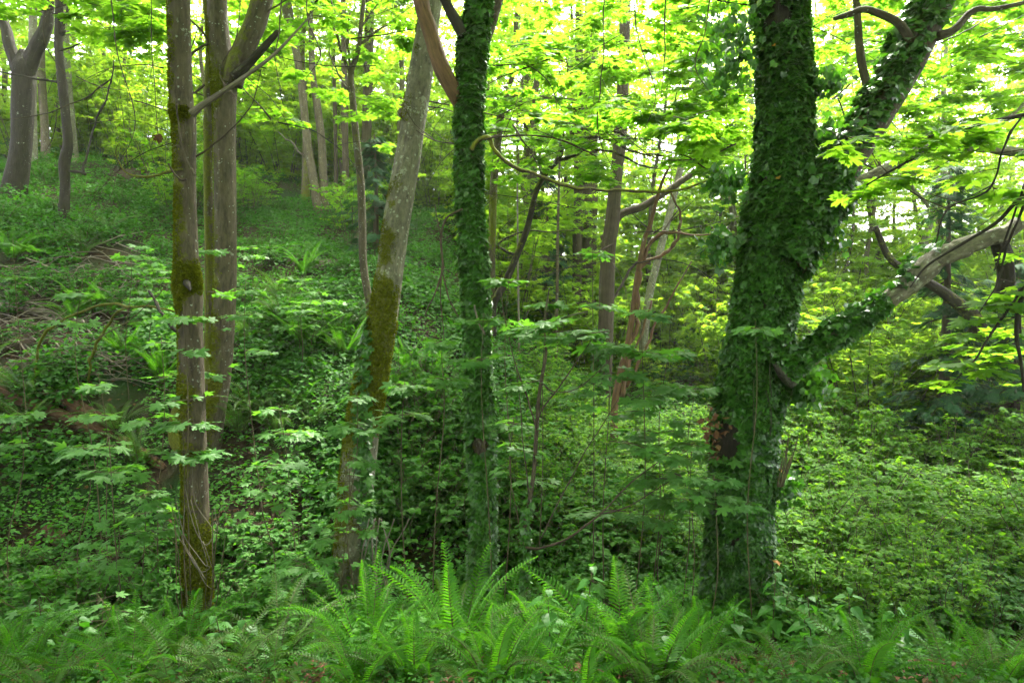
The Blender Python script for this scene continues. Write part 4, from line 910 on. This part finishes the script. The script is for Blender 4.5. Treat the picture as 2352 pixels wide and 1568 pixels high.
# ------------------------------------------------------------------ nettles and broad-leaved plants in front
def nettle(px, py, d, h, lab, ls=.10, nodes=6):
    b = P(px, py, d); b[2] = ground(b[0], b[1]); t = thing('nettle_plant', lab, 'plant', b, 'leafy plants among the front ferns')
    st = MB(); lx, ly = rng.normal(0, .06, 2); top = np.array([lx, ly, h]); tube(st, [(0, 0, -.03), top * .5 + rng.normal(0, .01, 3), top], [.005, .004, .0025], 5, 4); st.build('stem', M['stem'], t, smooth=True)
    lv = Lv()
    for k in range(nodes):
        f = .25 + .75 * (k + 1) / nodes; a0 = k * math.pi / 2 + rng.normal(0, .25); s = ls * (1.15 - .75 * abs(f - .62) / .5 if f < .95 else .5)
        for q in (0, 1):
            a = a0 + q * math.pi; d0 = np.array([math.cos(a), math.sin(a), 0])
            lv.add(top * f + d0 * .02 + UP * .005, d0 + UP * rng.uniform(-.5, .05), UP * 1.0 + rng.normal(0, .12, 3), s * rng.uniform(.9, 1.1) * 1.25)
    mb = MB(); lv.put(mb, T_NET); mb.build('leaves', M['nettle'], t)
for a in ((1335, 1600, 4.2, .72, 'tall nettle with heart-shaped toothed leaves among the front ferns'), (1265, 1640, 3.9, .5, 'nettle lower and left of the tall one'),
          (1520, 1560, 4.4, .55, 'nettle between two ferns below the massive trunk'), (1775, 1560, 4.8, .7, 'nettle just right of the foot of the massive trunk'),
          (530, 1590, 4.2, .42, 'broad-leaved plant right beside the foot of the slender mossy trunk'), (590, 1620, 4.0, .4, 'nettle left of the fern beside the slender trunk'),
          (1860, 1600, 4.3, .5, 'broad-leaved plant under the right thicket, nearer the trunk'), (1960, 1590, 4.5, .5, 'broad-leaved plant under the right thicket, farther from the trunk'),
          (480, 1600, 4.1, .3, 'short broad-leaved plant hiding the foot of the slender trunk'), (1700, 1600, 4.2, .4, 'short nettle in front of the massive trunk'),
          (1560, 1640, 3.8, .35, 'short nettle at the bottom edge among ferns'), (2080, 1600, 4.5, .4, 'leafy plant toward the bottom right corner'),
          (100, 1560, 5.0, .5, 'leafy plant behind the corner fern at lower left'), (200, 1520, 5.3, .45, 'leafy plant behind the second corner fern'),
          (1850, 1500, 5.5, .4, 'leafy plant in the shade right of the massive trunk')):
    nettle(*a)

# ------------------------------------------------------------------ maple saplings with flat leaf tiers
def sapling(px, py, d, tiers, size, lab, grp, spread=.5, bend=0.):
    size *= .8; spread *= .9
    top = P(px, py, d); gx = top[0] + rng.normal(0, .12) + bend; gy = top[1] + rng.normal(0, .1); b = np.array([gx, gy, float(ground(gx, gy))])
    if top[2] - b[2] < .35: top[2] = b[2] + .45
    if top[2] - b[2] > 3.2: b = np.array([gx, gy, top[2] - 3.2]); b[2] = min(b[2], float(ground(gx, gy))) if False else float(ground(gx, gy))
    t = thing('maple_sapling', lab, 'sapling', b, grp)
    H = top - b; st = MB(); m1 = b + H * .4 + rng.normal(0, .05, 3) * np.array([1, 1, 0]); m2 = b + H * .75 + rng.normal(0, .05, 3) * np.array([1, 1, 0])
    tube(st, [b - UP * .05, b, m1, m2, top], [.008, .008, .006, .005, .003], 5, 4)
    c = catmull([b, m1, m2, top], 10); lv = Lv()
    for k in range(tiers):
        f = 1 - k * .17 - rng.uniform(0, .04); 
        if f < .3: break
        o = c[int(max(0, f) * (len(c) - 1))]; a0 = rng.uniform(0, 6.28)
        for q in range(4 if k < 2 else 3):
            a = a0 + q * math.pi / 2 + rng.normal(0, .25); d0 = np.array([math.cos(a), math.sin(a), rng.uniform(.0, .18)])
            ln = spread * rng.uniform(.5, 1.0) * (.6 + .25 * k)
            if rng.random() < .5: spray(lv, st, o, d0, ln, size, nodes=2, sides=2, droop=.15, tilt=.28, twr=.004)
            else:
                e = o + d0 * ln * .7; tube(st, [o, e], [.0028, .002], 4, 1, cap=False); lv.add(e, d0 + UP * rng.uniform(-.6, .05), UP + rng.normal(0, .25, 3), size * rng.uniform(.9, 1.3))
    st.build('stem', M['stem'], t, b, True); mb = MB(); lv.put(mb, T_MAPLE); mb.build('leaves', M['maple_low'], t, b)
GS = 'young maples with flat tiers of leaves'
for px, py, d, n, s, lab in (
    (420, 690, 6.6, 3, .13, 'young maple with leaf tiers crossing the slender mossy trunk at mid height'),
    (470, 560, 8.8, 4, .13, 'young maple with pale tiers before the twin trunk, taller one'),
    (565, 640, 8.8, 3, .13, 'young maple overlapping the right edge of the twin trunk'),
    (300, 570, 11, 4, .14, 'young maple on the hillside left of the slender trunk, upper one'),
    (190, 640, 8.0, 2, .15, 'young maple with one flat pale rosette above the brush pile'),
    (370, 770, 7.4, 3, .14, 'young maple with bright leaves left of the slender trunk'),
    (225, 855, 7.4, 2, .14, 'young maple with a slanting flat spray over the logs'),
    (420, 960, 6.8, 2, .16, 'young maple with big leaves just left of the slender trunk'),
    (190, 1020, 7.0, 2, .14, 'young maple over the lower end of the rotten log'),
    (250, 1000, 6.6, 2, .15, 'young maple beside the fern under the rotten log'),
    (330, 1130, 6.8, 3, .13, 'young maple in the hollow left of the slender trunk'),
    (270, 1190, 6.6, 3, .12, 'young maple lowest in the lower left hollow'),
    (640, 930, 7.6, 2, .15, 'young maple with a flat rosette between the twin trunk and the leaning tree'),
    (620, 1060, 7.0, 3, .13, 'young maple low between the slender trunk and the leaning tree'),
    (820, 900, 7.2, 2, .15, 'young maple crossing the mossy part of the leaning trunk'),
    (930, 870, 7.4, 2, .15, 'young maple right of the mossy part of the leaning trunk'),
    (800, 1040, 6.9, 4, .13, 'young maple crossing the ivy on the leaning trunk'),
    (1010, 770, 7.2, 2, .15, 'young maple just left of the ivy column'),
    (1110, 720, 7.2, 2, .15, 'young maple crossing the ivy column'),
    (1170, 625, 7.4, 2, .16, 'young maple with yellowish leaves right of the ivy column'),
    (1260, 680, 8.6, 3, .15, 'young maple with bright tiers before the pole-thin stems'),
    (1360, 560, 8.0, 2, .15, 'young maple with high leaves before the cedars'),
    (1470, 700, 7.2, 4, .17, 'young maple with wide bluish tiers before the large cedar'),
    (1400, 760, 7.2, 3, .17, 'young maple with wide tiers left of the cedar foot'),
    (1540, 790, 7.6, 3, .16, 'young maple left of the massive trunk at mid height'),
    (1600, 880, 7.4, 3, .15, 'young maple close against the left side of the massive trunk'),
    (1180, 960, 7.2, 3, .14, 'young maple right beside the ivy column'),
    (1590, 1010, 7.0, 3, .15, 'young maple left of the massive trunk, lower one'),
    (1520, 1080, 7.4, 3, .14, 'young maple in the hollow left of the massive trunk'),
    (1360, 1330, 6.4, 2, .12, 'low young maple behind the nettles'),
    (1735, 735, 6.4, 1, .14, 'young maple with a single rosette in front of the massive trunk'),
    (1640, 1090, 6.5, 2, .14, 'young maple crossing the left edge of the massive trunk'),
    (100, 1440, 5.6, 3, .09, 'young maple with small leaves at the lower left edge'),
    (230, 1400, 5.6, 3, .09, 'young maple with small leaves left of the slender trunk foot'),
    (40, 940, 7.6, 2, .13, 'young maple at the left edge over the log'),
    (30, 550, 10, 2, .15, 'young maple at the left edge high on the hillside'),
    (700, 1290, 6.4, 3, .12, 'low young maple left of the foot of the leaning tree')):
    sapling(px, py, d, n, s, lab, GS)

for k in range(20):
    px, py = rng.uniform(300, 900), rng.uniform(535, 720); d = hit(px, py + 90)[0]
    if 380 < px < 560: continue
    sapling(px, py, d * rng.uniform(.86, .95), 3, rng.uniform(.12, .16), 'young maple with pale leaf tiers standing on the left hillside', GS)
# the taller bare-stemmed sapling right of the ivy column
t, b, mb, inf = mk_tree('maple_sapling', 'tall thin sapling with ivy around its lower stem, right of the ivy column', 'sapling',
    [(1204, 1440, 12), (1206, 1340, 11), (1207, 1254, 11), (1206, 1203, 10), (1216, 1152, 10), (1226, 1083, 9.5), (1233, 979, 9), (1240, 893, 8), (1254, 811, 7), (1250, 740, 4), (1262, 660, 2.5)], 7.0, None, ext=0, seg=8, sub=5, seed=9, sink=.3, mossf=moss(-.2))
mb.build('trunk', M['bark'], t, b, True)
for pts in ([(1207, 1256, 7), (1240, 1257, 7), (1300, 1240, 6), (1380, 1180, 5), (1440, 1120, 4), (1560, 1020, 2.5)], [(1226, 1060, 5), (1238, 960, 4.5), (1290, 880, 3.5), (1360, 780, 2)], [(1233, 985, 5), (1205, 900, 4), (1165, 760, 3), (1150, 660, 2)],
            [(1245, 880, 4), (1275, 900, 3.5), (1330, 890, 3), (1400, 830, 2)], [(1380, 1180, 4), (1450, 1160, 3), (1560, 1090, 2)], [(1216, 1152, 4), (1200, 1000, 3), (1185, 840, 2)], [(1240, 1240, 4), (1320, 1080, 3), (1430, 900, 2)]):
    limb(t, b, pts, 6.95, M['twig'], seg=6)
lv = Lv(); ivy_on(lv, inf, 480, .05, .012, .02, lo=0, hi=.5); mbi = MB(); lv.put(mbi, T_IVY); mbi.build('ivy', M['ivy'], t, b)
canopy(t, b, [(1380, 1620, 960, 1180, 6.6, 7.4, 6, .11), (1200, 1420, 680, 900, 6.6, 7.2, 6, .115)], M['maple_low'], 'leaves')

# ------------------------------------------------------------------ logs, sticks and small things
def log(pix, lab, mat='rotwood', mossf=None, grp='rotten logs on the hillside', name='fallen_log', ds=None):
    pts = []; rad = []
    for (px, py, w) in pix:
        d, p = hit(px, py); r = w * .5 / F * d; p = p + UP * r * .7; pts.append(p); rad.append(r)
    mb = MB(); tube(mb, pts, rad, 14, 8, .16, mossf, seed=int(pix[0][0]) + 3, ridge=.4); o = mb.build(name, M[mat], smooth=True); tag(o, lab, 'log', grp)
log([(-40, 890, 32), (40, 925, 36), (110, 955, 34), (190, 985, 30), (260, 1010, 22)], 'long reddish rotten log running down from the left edge', mossf=moss(.05))
log([(105, 905, 24), (160, 935, 34), (215, 965, 32), (270, 985, 22)], 'shorter split rotten log lying behind the long one')
log([(60, 720, 18), (110, 730, 22), (160, 745, 24), (190, 752, 18)], 'grey broken log end in the brush pile', 'deadwood')
log([(-60, 690, 14), (20, 712, 16), (90, 722, 12)], 'thin pale log leaning into the brush pile', 'deadwood')
log([(280, 1020, 26), (330, 1050, 26), (380, 1085, 20)], 'mossy rotten log end below the fern left of the slender trunk', mossf=moss(.3))
log([(108, 1222, 24), (130, 1245, 30), (146, 1262, 24)], 'short orange rotten stump in the lower left undergrowth', name='rotten_stump')
def stick(pix, dlift, lab, grp, mat='deadwood', w=3.5, mossf=None):
    pts = []; d0 = None
    for i, (px, py) in enumerate(pix):
        d, p = hit(px, py); pts.append(p + UP * dlift[i % len(dlift)])
    d = hit(*pix[0])[0]; r = w * .5 / F * d
    mb = MB(); tube(mb, pts, np.linspace(r, r * .45, len(pts)), 5, 6, .05, mossf, wob=1.2, seed=int(pix[0][0])); o = mb.build('dead_branch', M[mat], smooth=True); tag(o, lab, 'branch', grp)
for k in range(150):
    px = rng.uniform(-60, 270); py = rng.uniform(570, 900); ln = rng.uniform(50, 240); a = rng.choice([rng.normal(.35, .3), rng.normal(-.2, .3), rng.normal(.9, .3)])
    e = (px + ln * math.cos(a), py + ln * math.sin(a) * .5); m = ((px + e[0]) / 2 + rng.normal(0, 8), (py + e[1]) / 2 + rng.normal(0, 8))
    stick([(px, py), m, e], (rng.uniform(.02, .35), rng.uniform(.1, .4), rng.uniform(.02, .5)), 'bare grey dead branch in the brush pile on the left hillside', 'dead branches of the brush pile', w=rng.uniform(1.2, 4))
for k in range(46):
    px = rng.uniform(250, 1000); py = rng.uniform(620, 1000); ln = rng.uniform(40, 130); a = rng.uniform(-.6, .9)
    stick([(px, py), (px + ln * .5 * math.cos(a), py + ln * .3 * math.sin(a)), (px + ln * math.cos(a), py + ln * .5 * math.sin(a))], (.03, .10, .05), 'thin fallen stick on the hillside right of the brush pile', 'fallen sticks on the hillside', 'twig' if k % 2 else 'deadwood', rng.uniform(1.5, 3))
def arc(pts, d, lab, mat, grp=None, mossf=None, seg=6, name='dead_branch', cat='branch'):
    p = []; r = []
    for q in pts: dd = q[3] if len(q) > 3 else d; p.append(P(q[0], q[1], dd)); r.append(q[2] * .36 / F * dd)
    mb = MB(); tube(mb, p, r, seg, 10, .1, mossf, wob=1.3, seed=int(pts[0][0])); o = mb.build(name, M[mat], smooth=True); return tag(o, lab, cat, grp)
d1 = hit(200, 900)[0]
arc([(80, 885, 6, d1 - .2), (82, 820, 7, d1 - .3), (105, 770, 8, d1 - .4), (170, 725, 8, d1 - .5), (240, 702, 8, d1 - .7), (330, 705, 7, d1 - .9), (430, 720, 5, d1 - 1.1)], d1, 'yellow mossy dead branch arching over the hillside toward the slender trunk', 'bark', 'mossy arching branches', moss(.7))
arc([(202, 875, 8, d1 - .2), (208, 820, 9, d1 - .3), (235, 760, 9, d1 - .4), (268, 722, 8, d1 - .5), (300, 705, 6, d1 - .7)], d1, 'short yellow mossy dead branch rising between the logs', 'bark', 'mossy arching branches', moss(.7))
arc([(420, 770, 11, 8.6), (390, 735, 10, 8.6), (362, 698, 9, 8.7), (345, 668, 6, 8.8)], 8.6, 'dark broken stick leaning left of the slender trunk', 'bark_dark')
arc([(200, 790, 3, 8.2), (290, 740, 3, 8), (340, 700, 3, 7.8), (380, 655, 2.5, 7.6)], 8, 'thin straight green twig slanting up toward the slender trunk', 'stem')
# bare shoots round the foot of the slender trunk
for k, (x0, x1, y1) in enumerate(((478, 492, 1195), (482, 520, 1250), (485, 560, 1290), (430, 400, 1230), (425, 395, 1180), (440, 300, 1350), (480, 505, 1190), (436, 420, 1270), (484, 470, 1330))):
    yb = 1490 - (k % 3) * 15; b = P(x0, yb, 6.6)
    arc([(x0, yb, 4), ((x0 * .6 + x1 * .4) + rng.normal(0, 4), (yb * .6 + y1 * .4), 3.4), ((x0 * .25 + x1 * .75), y1 + 40, 2.6), (x1 + rng.normal(0, 5), y1 - 20, 1.6)], 6.6, 'leafless reddish shoot rising beside the foot of the slender mossy trunk', 'stem', 'bare shoots at the slender trunk', name='bare_shoot', cat='shoot')
for k in range(6):
    x = rng.uniform(425, 470); y = rng.uniform(1150, 1360)
    arc([(x - 40 + rng.normal(0, 22), y - 90, 1.6), (x - 8, y - 8, 2.2), (x + 20, y + 40, 2.2), (x + 44, y + 40 + rng.normal(0, 40), 2), (x + 30 + rng.normal(0, 20), y - 30 + rng.normal(0, 50), 1.5)], 6.62, 'pale dry vine looping across the lower slender mossy trunk', 'deadwood', 'dry vines on the slender trunk', name='dry_vine', cat='vine', seg=4)
# hanging dead leaf on its twig
h = arc([(345, -60, 2.5), (348, 60, 2.5), (352, 160, 2.5), (358, 250, 2.2), (363, 310, 2)], 6.4, 'thin twig hanging straight down left of the slender trunk', 'twig', name='hanging_twig', cat='twig', seg=4)
lv = Lv(); o = P(363, 312, 6.38)
for q in range(5): lv.add(o + rng.normal(0, .006, 3), (rng.normal(0, .35), rng.normal(0, .3), -1), (rng.normal(0, .4), -1, rng.normal(0, .3)), rng.uniform(.05, .075))
mb = MB(); lv.put(mb, T_MAPLE); tag(mb.build('dead_leaf', M['dead']), 'crumpled brown dead leaf dangling from a thin twig', 'leaf')
# drooping twigs across the top
for k, (x, d) in enumerate(((1530, 7.2), (1632, 7.0), (1450, 8), (560, 9), (650, 8.5), (250, 8), (1390, 8.5), (700, 9))):
    L = rng.uniform(180, 420); c = rng.normal(0, 40)
    arc([(x, -80, 4), (x + c * .3, L * .3, 3.6), (x + c, L * .7, 3), (x + c * .6 + rng.normal(0, 25), L, 1.5)], d, 'thin bare twig hanging down from the top of the picture', 'twig', 'twigs hanging from the canopy', name='hanging_twig', cat='twig', seg=4)

# ------------------------------------------------------------------ damp forest air
def haze(density):
    mb = MB(); x0, x1, y0, y1, z0, z1 = -172., 172., -44., 262., -6.5, 18.
    v = [(x, y, z) for z in (z0, z1) for y in (y0, y1) for x in (x0, x1)]
    mb.add(v, [0, 2, 3, 1, 4, 5, 7, 6, 0, 1, 5, 4, 2, 6, 7, 3, 0, 4, 6, 2, 1, 3, 7, 5], [4] * 6)
    m, nt, N, L = new_mat('haze'); pv = N.new('ShaderNodeVolumePrincipled'); out = N.new('ShaderNodeOutputMaterial')
    pv.inputs['Density'].default_value = density; pv.inputs['Color'].default_value = (.93, .95, .84, 1); pv.inputs['Anisotropy'].default_value = .35
    L.new(pv.outputs[0], out.inputs['Volume']); o = mb.build('haze', m); tag(o, 'thin bright haze filling the wood', 'haze', kind='stuff')
haze(.0006)
# ------------------------------------------------------------------ camera, light, world
cam = bpy.data.cameras.new('camera'); co = bpy.data.objects.new('camera', cam); COL.objects.link(co)
cam.lens = 24; cam.sensor_width = 36; cam.clip_start = .05; cam.clip_end = 1000
co.location = (0, 0, 0); co.rotation_euler = (math.pi / 2 - PITCH, 0, 0); scene.camera = co

SUN = nrm(np.array([.24, .60, .95])); EL = math.asin(SUN[2]); AZ = math.atan2(SUN[0], SUN[1])
sl = bpy.data.lights.new('sun', 'SUN'); sl.energy = 3.0; sl.angle = R(8.0); sl.color = (1, .95, .84)
so = bpy.data.objects.new('sun', sl); COL.objects.link(so)
from mathutils import Vector
so.rotation_euler = Vector((-SUN[0], -SUN[1], -SUN[2])).to_track_quat('-Z', 'Y').to_euler()
w = bpy.data.worlds.new('World'); scene.world = w; w.use_nodes = True; nt = w.node_tree; nt.nodes.clear()
sky = nt.nodes.new('ShaderNodeTexSky'); sky.sky_type = 'NISHITA'; sky.sun_disc = False; sky.sun_elevation = EL; sky.sun_rotation = AZ
sky.air_density = 1.0; sky.dust_density = 4.0; sky.ozone_density = 1.0
bg = nt.nodes.new('ShaderNodeBackground'); bg.inputs[1].default_value = .15; ow = nt.nodes.new('ShaderNodeOutputWorld')
hs = nt.nodes.new('ShaderNodeHueSaturation'); hs.inputs['Saturation'].default_value = .25; nt.links.new(sky.outputs[0], hs.inputs['Color']); nt.links.new(hs.outputs[0], bg.inputs[0]); nt.links.new(bg.outputs[0], ow.inputs[0])
vs = scene.view_settings; vs.view_transform = 'Standard'; vs.look = 'None'; vs.gamma = 1; vs.use_curve_mapping = False
vs.exposure = 3.5
cy = scene.cycles
cy.max_bounces = 10; cy.diffuse_bounces = 6; cy.glossy_bounces = 2; cy.transmission_bounces = 8; cy.transparent_max_bounces = 4
cy.caustics_reflective = False; cy.caustics_refractive = False; cy.sample_clamp_indirect = 6
cy.volume_bounces = 1; cy.use_adaptive_sampling = True; cy.adaptive_threshold = .02; cy.use_denoising = True
